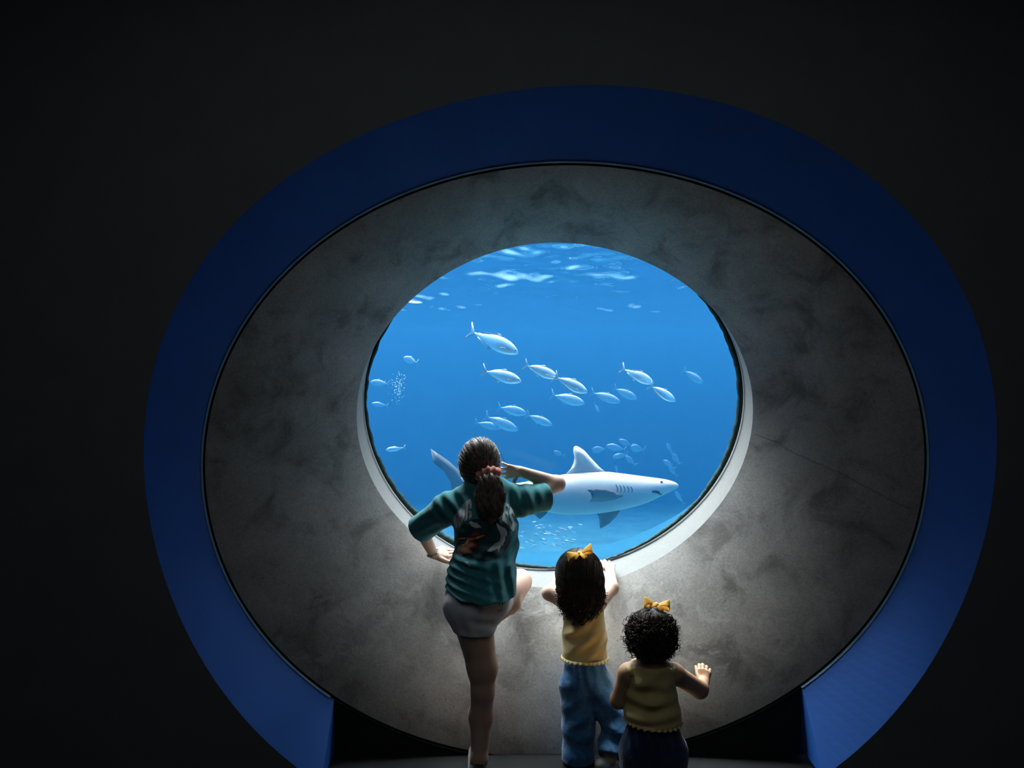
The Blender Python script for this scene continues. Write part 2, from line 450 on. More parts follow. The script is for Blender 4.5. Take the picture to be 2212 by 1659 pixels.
tag(mesh_obj('trim_4', V, Fs, M['refraction_band'], smooth=True), kind='structure')

# water body: a volume, with a rippled top sheet
def box(name, x0, x1, y0, y1, z0, z1, mat):
    v = [(x, y, z) for z in (z0, z1) for y in (y0, y1) for x in (x0, x1)]
    f = [(0, 2, 3, 1), (4, 5, 7, 6), (0, 1, 5, 4), (2, 6, 7, 3), (0, 4, 6, 2), (1, 3, 7, 5)]
    return mesh_obj(name, v, f, mat)
wb = box('tank_water', TX0 + .01, TX1 - .01, YG + .032, TY1 - .01, TZ0 + .01, TZ1 - .11, M['water'])
tag(wb, 'clear blue water filling the aquarium tank', 'water', kind='stuff')
gx, gy = 420, 300
X, Y = np.meshgrid(np.linspace(TX0 + .06, TX1 - .06, gx), YG + .10 + (np.linspace(0, 1, gy) ** 1.4) * (TY1 - YG - .16))
rg = np.random.RandomState(11); Z = np.zeros_like(X)
for k in range(46):
    wl = rg.choice([1.6, .9, .5, .3, .2]) * rg.uniform(.8, 1.25); ang = rg.normal(.35, .55); ph = rg.uniform(0, 6.28)
    kx, ky = math.cos(ang + PI / 2), math.sin(ang + PI / 2)
    Z += .0060 * wl * np.sin((X * kx + Y * ky) * 2 * PI / wl + ph + .6 * np.sin(X * .9 + k))
V = np.stack([X, Y, TZ1 + Z], -1).reshape(-1, 3)
ii = np.arange(gx * gy).reshape(gy, gx)
Fs = np.stack([ii[:-1, :-1], ii[:-1, 1:], ii[1:, 1:], ii[1:, :-1]], -1).reshape(-1, 4)
ws = mesh_obj('water_surface', V, Fs, M['surface'], smooth=True)
tag(ws, 'rippled underside of the water surface with white sparkles', 'water surface', kind='stuff')

# ------------------------------------------------------------------ sea life
def fish_mat(name, top, side, belly, rough=0.35, metal=0.0):
    m, nt, out = new_mat(name)
    p = N(nt, 'ShaderNodeBsdfPrincipled'); tc = N(nt, 'ShaderNodeTexCoord')
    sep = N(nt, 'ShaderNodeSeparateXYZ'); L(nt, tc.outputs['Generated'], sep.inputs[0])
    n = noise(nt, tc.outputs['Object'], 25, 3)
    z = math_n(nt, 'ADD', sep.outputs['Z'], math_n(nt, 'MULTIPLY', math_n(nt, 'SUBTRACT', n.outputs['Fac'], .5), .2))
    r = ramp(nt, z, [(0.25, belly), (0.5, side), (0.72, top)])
    L(nt, r.outputs[0], p.inputs['Base Color']); p.inputs['Roughness'].default_value = rough
    p.inputs['Specular IOR Level'].default_value = 0.6; p.inputs['Metallic'].default_value = metal
    L(nt, p.outputs[0], out.inputs['Surface'])
    return m
M['jack'] = fish_mat('silvery_fish_skin', (0.86, 0.90, 0.88), (0.72, 0.84, 0.84), (0.70, 0.84, 0.86), 0.38, 0.72)
M['fin'] = simple_mat('fish_fin', (0.50, 0.60, 0.60), 0.4, 0.1, 40, metallic=0.5)
M['eye_dark'] = simple_mat('dark_eye', (0.01, 0.012, 0.015), 0.1, 0.0, 10, spec=0.6)
M['shark'] = fish_mat('grey_shark_skin', (0.60, 0.56, 0.50), (0.48, 0.47, 0.44), (0.44, 0.45, 0.46), 0.6)  # paler warm back, darker belly: sunlight and shade put into the skin colour
M['shark_fin'] = simple_mat('grey_shark_fin', (0.46, 0.47, 0.45), 0.6, 0.08, 10)
M['shark_tip'] = simple_mat('dark_shark_fin', (0.13, 0.15, 0.17), 0.6, 0.1, 10)
M['shark_dark'] = simple_mat('shark_mouth_dark', (0.03, 0.05, 0.07), 0.7, 0.1, 20)

def fin_mesh(poly, th, ydir=None, side=None):
    """polygon in the X-Z plane (list of (x, y, z)) -> thin lens-like slab; thickest near its centre"""
    P = np.array(poly, float); c = P.mean(0); n = len(P)
    nv = np.array(ydir if ydir is not None else (0, 1, 0), float); nv /= np.linalg.norm(nv)
    inner = c + (P - c) * .55
    V = list(P) + list(inner + nv * th) + list(inner - nv * th) + [c + nv * th, c - nv * th]
    Fs = []
    for i in range(n):
        j = (i + 1) % n
        Fs += [(i, j, n + j, n + i), (j, i, 2 * n + i, 2 * n + j), (n + i, n + j, 3 * n), (2 * n + j, 2 * n + i, 3 * n + 1)]
    return V, Fs

def jack_meshes(bend):
    """unit-length fish, nose at +X 0.5, fork of tail at -0.38; returns list (name, V, F, mat)"""
    S = np.array([.50, .485, .45, .38, .28, .16, .04, -.08, -.20, -.29, -.345, -.38])
    up = np.array([0, .025, .058, .098, .132, .148, .142, .118, .078, .042, .022, .020])
    dn = np.array([0, .028, .052, .088, .122, .140, .132, .108, .070, .036, .020, .018])
    wd = np.array([0, .020, .036, .054, .066, .070, .066, .054, .036, .020, .011, .008])
    rings = []
    for s, u, d, w in zip(S, up, dn, wd):
        a = np.linspace(0, 2 * PI, 14, endpoint=False)
        z = np.where(np.sin(a) > 0, np.sin(a) * u, np.sin(a) * d); y = np.cos(a) * w
        yb = bend * (s - .1) ** 2 * (1 if s < .1 else .25)
        rings.append(np.stack([np.full(14, s), y + yb, z], 1))
    V, Fs = loft(rings); parts = [('body', V, Fs, 'jack')]
    yb = bend * .48 ** 2
    tail = lambda p: [(x, yb + bend * (x + .38) * -.9, z) for x, z in p]
    V, Fs = fin_mesh(tail([(-.36, .015), (-.42, .07), (-.50, .175), (-.515, .17), (-.475, .07), (-.435, .0), (-.475, -.07), (-.515, -.16), (-.50, -.165), (-.42, -.065), (-.36, -.015)]), .006)
    parts.append(('tail_fin', V, Fs, 'fin'))
    V, Fs = fin_mesh([(.14, 0, .135), (.06, 0, .185), (.02, 0, .175), (-.02, 0, .15), (-.15, 0, .115), (-.30, bend * .12, .05), (-.30, bend * .12, .035), (-.1, 0, .10)], .005)
    parts.append(('dorsal_fin', V, Fs, 'fin'))
    V, Fs = fin_mesh([(.02, 0, -.12), (-.04, 0, -.18), (-.08, 0, -.145), (-.30, bend * .12, -.05), (-.30, bend * .12, -.03), (-.1, 0, -.09)], .005)
    parts.append(('anal_fin', V, Fs, 'fin'))
    V, Fs = fin_mesh([(.30, -.062, -.02), (.20, -.085, -.02), (.10, -.09, -.075), (.16, -.08, -.055), (.27, -.066, -.045)], .004)
    parts.append(('pectoral_fin', V, Fs, 'fin'))
    a = np.linspace(0, 2 * PI, 8, endpoint=False)
    V = [(.43 + .012 * math.cos(t), -.043, .022 + .012 * math.sin(t)) for t in a] + [(.43, -.050, .022)]
    parts.append(('eye', V, [(i, (i + 1) % 8, 8) for i in range(8)], 'eye_dark'))
    return parts

proto = {}
for bi, bend in enumerate((0.0, 0.5, -0.45)):
    r = []
    for nm, V, Fs, mt in jack_meshes(bend):
        me = bpy.data.meshes.new(nm); me.from_pydata([tuple(map(float, v)) for v in V], [], Fs)
        me.materials.append(M[mt]); me.polygons.foreach_set('use_smooth', [True] * len(me.polygons)); me.update()
        r.append((nm, me))
    proto[bi] = r

def put_fish(tail, nose, Y, label, group, bi=0, deep=1.0, yaw=0.0, parts=True, name='jack_fish', tall=1.0):
    t, n = at(tail[0], tail[1], Y), at(nose[0], nose[1], Y)
    d = n - t; ln = math.hypot(d[0], d[2]) / max(.3, math.cos(yaw)) / .88
    c = t + d * (.38 / .88)
    o = empty(name, c)
    flip = d[0] < 0
    ang = math.atan2(d[2], abs(d[0]))
    o.rotation_euler = (0, 0, 0)
    Mx = Matrix.Translation(Vector(c)) @ Matrix.Rotation(PI if flip else 0, 4, 'Z') @ Matrix.Rotation(-ang, 4, 'Y') @ Matrix.Rotation(yaw, 4, 'Z')
    o.matrix_world = Mx @ Matrix.Diagonal((ln, ln * deep, ln * tall, 1))
    for nm, me in (proto[bi] if parts else proto[bi][:2]):
        if flip and nm in ('eye', 'pectoral_fin'):
            pass
        q = bpy.data.objects.new(nm, me); COL.objects.link(q); q.parent = o
        if flip and nm in ('eye', 'pectoral_fin'): q.scale = (1, -1, 1)
    tag(o, label, 'fish', group)
    return o

G1 = 'silver jacks swimming above the shark'
put_fish((1024, 719), (1120, 763), 5.2, 'largest and highest bright silver jack, swimming down to the right', G1, 1, tall=1.0)
put_fish((1051, 803), (1126, 824), 5.3, 'bright silver jack just below and left of the topmost pair of jacks', G1, 0, tall=1.05)
put_fish((1140, 791), (1205, 816), 5.3, 'bright silver jack whose nose touches the tail of the next jack ahead', G1, 2, tall=1.05)
put_fish((1205, 817), (1269, 848), 5.1, 'bright silver jack in the middle with a white lower flank streak', G1, 0, tall=1.05)
put_fish((1351, 799), (1412, 829), 5.4, 'upper of the two bright silver jacks on the right', G1, 1, tall=1.05)
put_fish((1409, 836), (1459, 867), 5.15, 'lower right bright silver jack, last of the chain below its neighbour', G1, 0, tall=1.05)
put_fish((1198, 855), (1263, 872), 9.2, 'dim blue jack with pale belly under the middle bright jack', G1, 0, tall=1.05)
put_fish((1082, 881), (1138, 894), 10.6, 'dim blue jack highest of the lower left trio', G1, 0, tall=1.1)
put_fish((1055, 902), (1119, 930), 10.6, 'dim blue jack overlapping a fainter one behind it', G1, 0, tall=1.0)
put_fish((1143, 898), (1193, 919), 10.8, 'dim blue jack at the right end of the lower left trio', G1, 0, tall=1.0)
put_fish((1032, 914), (1082, 926), 13.0, 'faintest jack, behind the lower left trio', G1, 0, tall=1.0)
put_fish((1283, 850), (1340, 869), 10.4, 'dim blue jack swimming ahead of the pale-bellied one', G1, 0, tall=1.0)
put_fish((1331, 841), (1376, 862), 11.2, 'small dim jack under the upper right bright jack', G1, 0, tall=1.1)
put_fish((1480, 802), (1518, 828), 11.2, 'lone dim jack near the right edge of the window', G1, 0, tall=1.1)
put_fish((1284, 872), (1294, 890), 11.5, 'tiny pale fish swimming straight down in the centre', G1, 0, parts=False)
G2 = 'pale fish near the left edge of the window'
put_fish((899, 783), (871, 773), 10.0, 'grey fish turning away with its tail to the right', G2, 1, tall=1.6)
put_fish((836, 829), (799, 826), 11.0, 'pale fish half hidden by the left window edge', G2, 0, tall=1.2)
put_fish((834, 876), (802, 872), 12.5, 'faint fish below the one half hidden by the left edge', G2, 0)
put_fish((870, 968), (833, 972), 7.4, 'small white arched fish left of the shark tail', G2, 2, tall=.9)
G3 = 'far blue fish hovering above the shark head'
for (t, n, Y, lb, ta) in [
    ((1307, 970), (1278, 973), 13.4, 'leftmost far blue fish beside the tip of the dorsal fin', 1.6),
    ((1347, 971), (1310, 963), 13.1, 'far blue fish with a clear forked tail, second from the dorsal fin', 1.25),
    ((1363, 962), (1337, 950), 13.7, 'highest far blue fish of the cluster', 1.3),
    ((1389, 972), (1362, 966), 13.0, 'far blue fish at the right end of the cluster', 1.9),
    ((1353, 982), (1323, 988), 13.6, 'far blue fish facing left and slightly down, below the forked tail', 1.2),
    ((1371, 1003), (1351, 985), 13.2, 'lowest far blue fish of the cluster, nose up', 1.3),
    ((1451, 977), (1440, 957), 13.2, 'far blue fish high on the right, nose up, alone', 1.2),
    ((1466, 1000), (1453, 981), 13.8, 'faint far fish behind the pair on the right', 1.7),
    ((1455, 1011), (1433, 994), 12.8, 'far blue fish over the shark eye', 1.2),
    ((1461, 1027), (1445, 1007), 13.4, 'far blue fish nearest the shark snout', 1.3),
    ((1334, 1021), (1329, 1005), 13.8, 'tiny far fish just above the shark back', 1.2),
    ((1475, 1086), (1458, 1060), 13.0, 'far fish partly behind the shark snout, under it', .9),
    ((1216, 984), (1196, 975), 14.0, 'very faint far fish left of the dorsal fin', 1.4)]:
    put_fish(t, n, Y, lb, G3, 0, parts=False, tall=ta, name='far_fish')
rg = np.random.RandomState(5)
me_t = bpy.data.meshes.new('small_fish')
bm = bmesh.new(); bmesh.ops.create_icosphere(bm, subdivisions=1, radius=.5)
for v in bm.verts:
    v.co.y *= .18; v.co.z *= .26 * (1.15 - .5 * abs(v.co.x - .12))
    if v.co.x < -.4: v.co.z *= 2.6
bm.to_mesh(me_t); bm.free(); me_t.materials.append(M['fin'])
for k in range(46):
    x = 1190 + rg.normal(0, 34); y = 1155 + rg.normal(0, 19)
    if not (1122 < x < 1275 and 1108 < y < 1188): continue
    o = bpy.data.objects.new('small_fish', me_t); COL.objects.link(o)
    Y = rg.uniform(5.6, 7.6); s = rg.uniform(.035, .06)
    o.location = tuple(at(x, y, Y)); o.scale = (s, s, s); o.rotation_euler = (rg.uniform(-.2, .2), rg.uniform(-.2, .5), rg.uniform(-.6, .6))
    tag(o, 'tiny pale fish of the school below the shark belly', 'fish', 'school of tiny fish below the shark')
bv, bf = [], []
for k in range(110):
    x = 858 + rg.normal(0, 8) + (k % 5); y = 835 + rg.normal(0, 14); Y = 5.2 + rg.uniform(-.1, .1); s = rg.uniform(.0015, .004)
    c = at(x, y, Y); b0 = len(bv)
    bv += [c + np.array(d) * s for d in ((1, 0, 0), (-1, 0, 0), (0, 1, 0), (0, -1, 0), (0, 0, 1), (0, 0, -1))]
    bf += [tuple(b0 + i for i in f) for f in ((0, 2, 4), (2, 1, 4), (1, 3, 4), (3, 0, 4), (2, 0, 5), (1, 2, 5), (3, 1, 5), (0, 3, 5))]
tag(mesh_obj('bubbles', bv, bf, M['fin']), 'cloud of fine air bubbles rising near the left window edge', 'bubbles', kind='stuff')

# ------------------------------------------------------------------ the shark
YS = 5.2
shark = empty('shark', at(1260, 1066, YS))
tag(shark, 'large pale grey shark swimming right behind the oldest girl', 'shark')
#        x     top   bottom  half-width(m)  dY
prof = [(1466, 1048, 1050, .004, .00), (1462, 1043, 1055, .022, .0), (1452, 1039, 1060, .042, 0), (1436, 1035, 1067, .064, 0), (1418, 1032.5, 1076, .080, 0),
        (1398, 1030, 1086, .094, 0), (1372, 1026.5, 1094, .108, 0), (1345, 1023, 1100, .120, 0), (1315, 1019, 1106, .130, 0), (1285, 1018, 1110, .135, 0),
        (1255, 1019, 1112, .133, 0), (1222, 1024, 1112, .126, 0), (1190, 1030, 1108, .114, .01), (1155, 1037, 1101, .098, .02), (1120, 1044, 1092, .080, .04),
        (1085, 1048, 1082, .060, .07), (1055, 1050, 1073, .040, .10), (1030, 1048, 1064, .027, .13), (1012, 1042, 1056, .020, .15), (995, 1028, 1040, .014, .17)]
rings = []
for x, t, b, w, dy in prof:
    a = np.linspace(0, 2 * PI, 28, endpoint=False); c = at(x, (t + b) / 2, YS + dy); hz = (b - t) / 2 * (YS + dy) / F
    ca, sa = np.cos(a), np.sin(a)
    y = np.sign(ca) * np.abs(ca) ** .85 * w
    rings.append(np.stack([np.full(28, c[0]), c[1] + y, c[2] + np.sign(sa) * np.abs(sa) ** 1.0 * hz], 1))
V, Fs = loft(rings)
body = mesh_obj('body', V, Fs, M['shark'], shark, smooth=True)
sd = body.modifiers.new('s', 'SUBSURF'); sd.levels = 1; sd.render_levels = 1
def px_fin(name, pts, th, mat, dys=None, nrm=None):
    P = [at(p[0], p[1], YS + (p[2] if len(p) > 2 else 0)) for p in pts]
    V, Fs = fin_mesh(P, th, nrm); o = mesh_obj(name, V, Fs, mat, shark, smooth=True)
    return o
px_fin('dorsal_fin', [(1312, 1022), (1296, 1010), (1280, 993), (1262, 973), (1250, 965), (1243, 963), (1239, 966), (1238.5, 976), (1241, 988), (1239, 1000), (1233, 1013), (1222, 1024), (1228, 1032), (1265, 1034), (1300, 1030)], .018, M['shark'])
px_fin('caudal_fin', [(930, 969, .20), (945, 979, .19), (968, 995, .18), (990, 1014, .17), (1006, 1032, .16), (1014, 1044, .15), (1008, 1052, .15), (1000, 1066, .15), (990, 1080, .16), (981, 1094, .17), (982, 1076, .17), (984, 1056, .17), (968, 1034, .18), (956, 1014, .19), (951, 998, .19), (944, 994, .195), (939, 1000, .2), (936, 999, .2)], .010, M['shark_tip'])
px_fin('pectoral_fin', [(1348, 1072, -.115), (1330, 1063, -.17), (1308, 1058, -.24), (1285, 1056.5, -.31), (1268, 1058, -.36), (1276, 1065, -.33), (1279, 1076, -.27), (1273, 1084, -.22), (1300, 1084, -.13), (1330, 1080, -.11)], .010, M['shark_tip'], nrm=(.15, .35, .9))
px_fin('pectoral_fin', [(1342, 1097, .04), (1334, 1113, .07), (1318, 1130, .10), (1305, 1138, .12), (1296, 1142, .13), (1295, 1130, .11), (1294, 1118, .08), (1286, 1104, .05), (1300, 1098, .03)], .010, M['shark_tip'], nrm=(.1, 1, .3))
px_fin('pelvic_fin', [(1186, 1104, -.02), (1178, 1112, -.03), (1170, 1119, -.04), (1165, 1121, -.04), (1158, 1114, -.03), (1152, 1108, -.02), (1164, 1100, 0)], .006, M['shark_tip'])
px_fin('second_dorsal_fin', [(1105, 1048, .04), (1092, 1038, .05), (1084, 1036, .06), (1080, 1040, .06), (1070, 1052, .08), (1085, 1054, .06)], .006, M['shark_fin'])
dgs = bpy.context.evaluated_depsgraph_get()
def bvh_of(o): 
    dg = bpy.context.evaluated_depsgraph_get(); return BVHTree.FromObject(o, dg)
def on_surface(bvh, px, py, off, y0=2.0, inv=None, y1=9.0):
    """the point where the sight line through a photo pixel meets a surface, lifted off along its normal"""
    o = Vector((0, 0, H)); d = (Vector(at(px, py, 1.0)) - o).normalized()
    h = bvh.ray_cast(o + d * y0, d, y1)
    if h[0] is None: return None
    n = h[1] if h[1].dot(d) < 0 else -h[1]
    return h[0] + n * off
BW = Matrix.Translation(shark.location)
bb = bvh_of(body)
def bvh_world(o):
    dg = bpy.context.evaluated_depsgraph_get(); e = o.evaluated_get(dg); me = e.to_mesh()
    mw = o.matrix_world
    t = BVHTree.FromPolygons([mw @ v.co for v in me.vertices], [tuple(p.vertices) for p in me.polygons])
    e.to_mesh_clear(); return t
bpy.context.view_layer.update()
bb = bvh_world(body)
def strip(name, pts, w, bvh, mat, parent, off=.002, y0=2.0, flat=False):
    """a thin raised ribbon following pixels projected on a surface"""
    P = [on_surface(bvh, x, y, off, y0) for x, y in pts]; P = [p for p in P if p is not None]
    if len(P) < 2: return None
    V, Fs = [], []
    for i, p in enumerate(P):
        t = (P[min(i + 1, len(P) - 1)] - P[max(i - 1, 0)]).normalized(); v = (p - Vector((0, 0, H))).normalized()
        s = t.cross(v).normalized(); k = 1.0 if flat else math.sin(PI * (i + .6) / (len(P) + .2)) ** .6
        V += [p + s * w * k, p - s * w * k]
    Fs = [(2 * i, 2 * i + 1, 2 * i + 3, 2 * i + 2) for i in range(len(P) - 1)]
    return mesh_obj(name, V, Fs, mat, parent, smooth=True)
M['gill'] = simple_mat('gill_slit_shadow', (0.16, 0.22, 0.23), .8, .05, 20)
for k, gx_ in enumerate((1333, 1341, 1349, 1357, 1365)):
    strip('gill_slit', [(gx_ - 3, 1047 + k), (gx_, 1052 + k), (gx_ + 1, 1058 + k * .6), (gx_ - 1, 1064)], .0045, bb, M['gill'], shark)
strip('mouth', [(1408, 1062), (1416, 1062), (1423, 1064), (1429, 1068), (1433, 1071)], .010, bb, M['shark_dark'], shark)
p = on_surface(bb, 1429, 1041, -.004)
if p is not None:
    bm = bmesh.new(); bmesh.ops.create_icosphere(bm, subdivisions=2, radius=.011); bmesh.ops.translate(bm, verts=bm.verts[:], vec=p)
    bm_obj('eye', bm, M['eye_dark'], shark, True)

# ------------------------------------------------------------------ implicit-surface modelling (smooth bodies and cloth)
def _a(p): return np.asarray(p, np.float32)

def d_cone(P, a, b, ra, rb, q=1.0, qd=None):
    """tapered capsule; q<1 flattens it along qd"""
    a = _a(a); b = _a(b); ab = b - a; L2 = float(ab @ ab) + 1e-12
    t = np.clip(((P - a) @ ab) / L2, 0, 1)
    w = P - (a + t[:, None] * ab)
    if q != 1.0:
        qd = _a(qd) / np.linalg.norm(qd)
        k = w @ qd
        w = w + np.outer(k * (1 / q - 1), qd)
        d = np.sqrt((w * w).sum(1)) - (ra + (rb - ra) * t)
        return d * (1 - .5 * (1 - q))
    return np.sqrt((w * w).sum(1)) - (ra + (rb - ra) * t)

def d_ell(P, c, r, R=None):
    w = P - _a(c)
    if R is not None: w = w @ _a(R)           # columns of R are the ellipsoid's axes
    r = _a(r); k0 = np.sqrt(((w / r) ** 2).sum(1)); k1 = np.sqrt(((w / (r * r)) ** 2).sum(1)) + 1e-9
    return k0 * (k0 - 1) / k1

def smin(a, b, k):
    if k <= 0: return np.minimum(a, b)
    h = np.clip(.5 + .5 * (b - a) / k, 0, 1)
    return b + (a - b) * h - k * h * (1 - h)

def smax(a, b, k): return -smin(-a, -b, k)

class SDF:
    def __init__(s, prims): s.prims = prims
    def __call__(s, P):
        d = None
        for p in s.prims:
            kind, k = p[0], p[1]
            if kind == 'c': v = d_cone(P, *p[2:])
            elif kind == 'e': v = d_ell(P, *p[2:])
            elif kind == 'f': v = p[2](P)
            if kind == 'sub' : d = smax(d, -p[2](P), k); continue
            d = v if d is None else smin(d, v, k)
        return d

def sdf_mesh(fn, lo, hi, h, B=8, name=''):
    """surface nets on a sparse block grid"""
    lo = np.array(lo, np.float64); hi = np.array(hi, np.float64)
    nb = np.maximum(1, np.ceil((hi - lo) / (h * B)).astype(int))
    n = nb * B + 1
    ci = np.stack(np.meshgrid(*[np.arange(k) for k in nb], indexing='ij'), -1).reshape(-1, 3)
    cc = lo + (ci + .5) * h * B
    dc = fn(cc.astype(np.float32))
    act = np.abs(dc) < h * B * 1.35
    D = np.empty(tuple(n), np.float32)
    sg = dc.reshape(nb)
    D[:-1, :-1, :-1] = np.repeat(np.repeat(np.repeat(sg, B, 0), B, 1), B, 2)
    D[-1], D[:, -1], D[:, :, -1] = 1., 1., 1.
    off = np.stack(np.meshgrid(*[np.arange(B + 1)] * 3, indexing='ij'), -1).reshape(-1, 3)
    ca = ci[act]
    for s in range(0, len(ca), 400):
        c = ca[s:s + 400]
        idx = (c[:, None, :] * B + off[None]).reshape(-1, 3)
        v = fn((lo + idx * h).astype(np.float32))
        D[idx[:, 0], idx[:, 1], idx[:, 2]] = v
    ins = D < 0
    c = np.zeros(tuple(n - 1), np.int8)
    for dx in (0, 1):
        for dy in (0, 1):
            for dz in (0, 1):
                c += ins[dx:dx + n[0] - 1, dy:dy + n[1] - 1, dz:dz + n[2] - 1]
    cells = np.argwhere((c > 0) & (c < 8))
    if len(cells) == 0: return np.zeros((0, 3)), np.zeros((0, 4), int)
    vid = -np.ones(tuple(n - 1), np.int64); vid[tuple(cells.T)] = np.arange(len(cells))
    acc = np.zeros((len(cells), 3)); cnt = np.zeros(len(cells))
    corners = [(x, y, z) for x in (0, 1) for y in (0, 1) for z in (0, 1)]
    for a in corners:
        for ax in range(3):
            if a[ax]: continue
            b = list(a); b[ax] = 1
            da = D[cells[:, 0] + a[0], cells[:, 1] + a[1], cells[:, 2] + a[2]]
            db = D[cells[:, 0] + b[0], cells[:, 1] + b[1], cells[:, 2] + b[2]]
            m = (da < 0) != (db < 0)
            t = np.where(m, da / np.where(m, da - db, 1), 0)
            p = np.tile(np.array(a, float), (len(cells), 1)); p[:, ax] += t
            acc[m] += p[m]; cnt[m] += 1
    V = lo + (cells + acc / cnt[:, None]) * h
    quads = []
    for ax in range(3):
        u, w = (ax + 1) % 3, (ax + 2) % 3
        sl0 = [slice(1, -1)] * 3; sl1 = [slice(1, -1)] * 3
        sl0[ax] = slice(0, -1); sl1[ax] = slice(1, None)
        A, Bq = ins[tuple(sl0)], ins[tuple(sl1)]
        for sgn in (0, 1):
            e = np.argwhere((A & ~Bq) if sgn == 0 else (~A & Bq))
            if len(e) == 0: continue
            e = e + 1; e[:, ax] -= 1
            def at_(du, dw):
                q = e.copy(); q[:, u] -= du; q[:, w] -= dw
                return vid[tuple(q.T)]
            q = np.stack([at_(1, 1), at_(0, 1), at_(0, 0), at_(1, 0)], 1)
            quads.append(q if sgn == 0 else q[:, ::-1])
    Q = np.concatenate(quads); Q = Q[(Q >= 0).all(1)]
    return V, Q

def join_meshes(ms):
    V, Q, o = [], [], 0
    for v, q in ms: V.append(v); Q.append(q + o); o += len(v)
    return np.concatenate(V), np.concatenate(Q)

def fast_obj(name, V, Q, mat, parent=None, smooth_iters=0):
    me = bpy.data.meshes.new(name)
    V = np.asarray(V, np.float32); Q = np.asarray(Q, np.int32)
    if smooth_iters:
        E = np.concatenate([Q[:, [0, 1]], Q[:, [1, 2]], Q[:, [2, 3]], Q[:, [3, 0]]])
        for it in range(smooth_iters):
            for lam in (.5, -.52):
                s = np.zeros_like(V); c = np.zeros(len(V), np.float32)
                for a, b in ((0, 1), (1, 0)):
                    for ax in range(3): s[:, ax] += np.bincount(E[:, a], V[E[:, b], ax], len(V))
                    c += np.bincount(E[:, a], minlength=len(V))
                V = V + lam * (s / np.maximum(c, 1)[:, None] - V)
    me.vertices.add(len(V)); me.vertices.foreach_set('co', V.ravel())
    me.loops.add(Q.size); me.loops.foreach_set('vertex_index', Q.ravel())
    me.polygons.add(len(Q)); me.polygons.foreach_set('loop_start', np.arange(0, Q.size, 4, dtype=np.int32))
    me.polygons.foreach_set('use_smooth', np.ones(len(Q), bool))
    me.update(calc_edges=True); me.validate()
    me.materials.append(mat)
    o = bpy.data.objects.new(name, me); COL.objects.link(o)
    if parent: o.parent = parent; o.matrix_parent_inverse = parent.matrix_world.inverted()
    return o

def unit(v): v = np.asarray(v, float); return v / (np.linalg.norm(v) + 1e-12)

def hand_prims(W, u, n, s, Lh, curl=(.25, .3, .3, .35), spread=(.16, .04, -.08, -.2), thumb=(.75, .55, .15), fat=1.0, side_curl=None):
    """W wrist, u towards fingers, n back of the hand, s towards the thumb. Returns primitives with a palm and five fingers"""
    u = unit(u); n = unit(n - u * (n @ u)); s = unit(s - u * (s @ u) - n * (s @ n))
    r = .050 * Lh / .10 * .95 * fat * .78
    out = []
    pw = .36 * Lh; pl = .47 * Lh
    # palm: four flattened metacarpals
    bases = []
    for i, o in enumerate((.62, .21, -.2, -.58)):
        b = W + u * pl * (1.0, 1.04, 1.0, .92)[i] + s * o * pw
        a = W + u * .10 * Lh + s * o * pw * .55
        bases.append(b)
        out.append(('c', .010 * Lh / .1, a, b, .085 * Lh * fat * 1.15, .080 * Lh * fat))
    lens = (.43, .47, .44, .35)
    for i in range(4):
        d = unit(u + s * spread[i]); p = bases[i]; rr = (.068, .070, .066, .058)[i] * Lh * fat
        ang = 0.0
        for j, f in enumerate((.46, .30, .24)):
            ang += curl[i] * (.8, 1.1, .7)[j]
            dd = unit(d * math.cos(ang) - n * math.sin(ang))
            q = p + dd * lens[i] * Lh * f
            out.append(('c', .012 * Lh if j == 0 else .006 * Lh, p, q, rr * (1, .92, .86)[j], rr * (.93, .87, .78)[j]))
            p = q
    # thumb: leaves the side of the palm near its base
    b0 = W + u * .14 * Lh + s * pw * .55
    d1 = unit(s * thumb[0] + u * thumb[1] - n * thumb[2])
    p1 = b0 + d1 * .24 * Lh; d2 = unit(d1 + u * .35); p2 = p1 + d2 * .17 * Lh; d3 = unit(d2 + u * .25 - n * .1); p3 = p2 + d3 * .15 * Lh
    out += [('c', .03 * Lh, b0, p1, .095 * Lh * fat, .080 * Lh * fat), ('c', .01 * Lh, p1, p2, .076 * Lh * fat, .070 * Lh * fat), ('c', .006 * Lh, p2, p3, .070 * Lh * fat, .056 * Lh * fat)]
    return out, bases

def bounds(prims, pad):
    lo = np.full(3, 1e9); hi = -lo
    for p in prims:
        if p[0] == 'c':
            for q, r in ((p[2], p[4]), (p[3], p[5])):
                lo = np.minimum(lo, np.array(q) - r); hi = np.maximum(hi, np.array(q) + r)
        elif p[0] == 'e':
            r = max(p[3]); lo = np.minimum(lo, np.array(p[2]) - r); hi = np.maximum(hi, np.array(p[2]) + r)
    return lo - pad, hi + pad

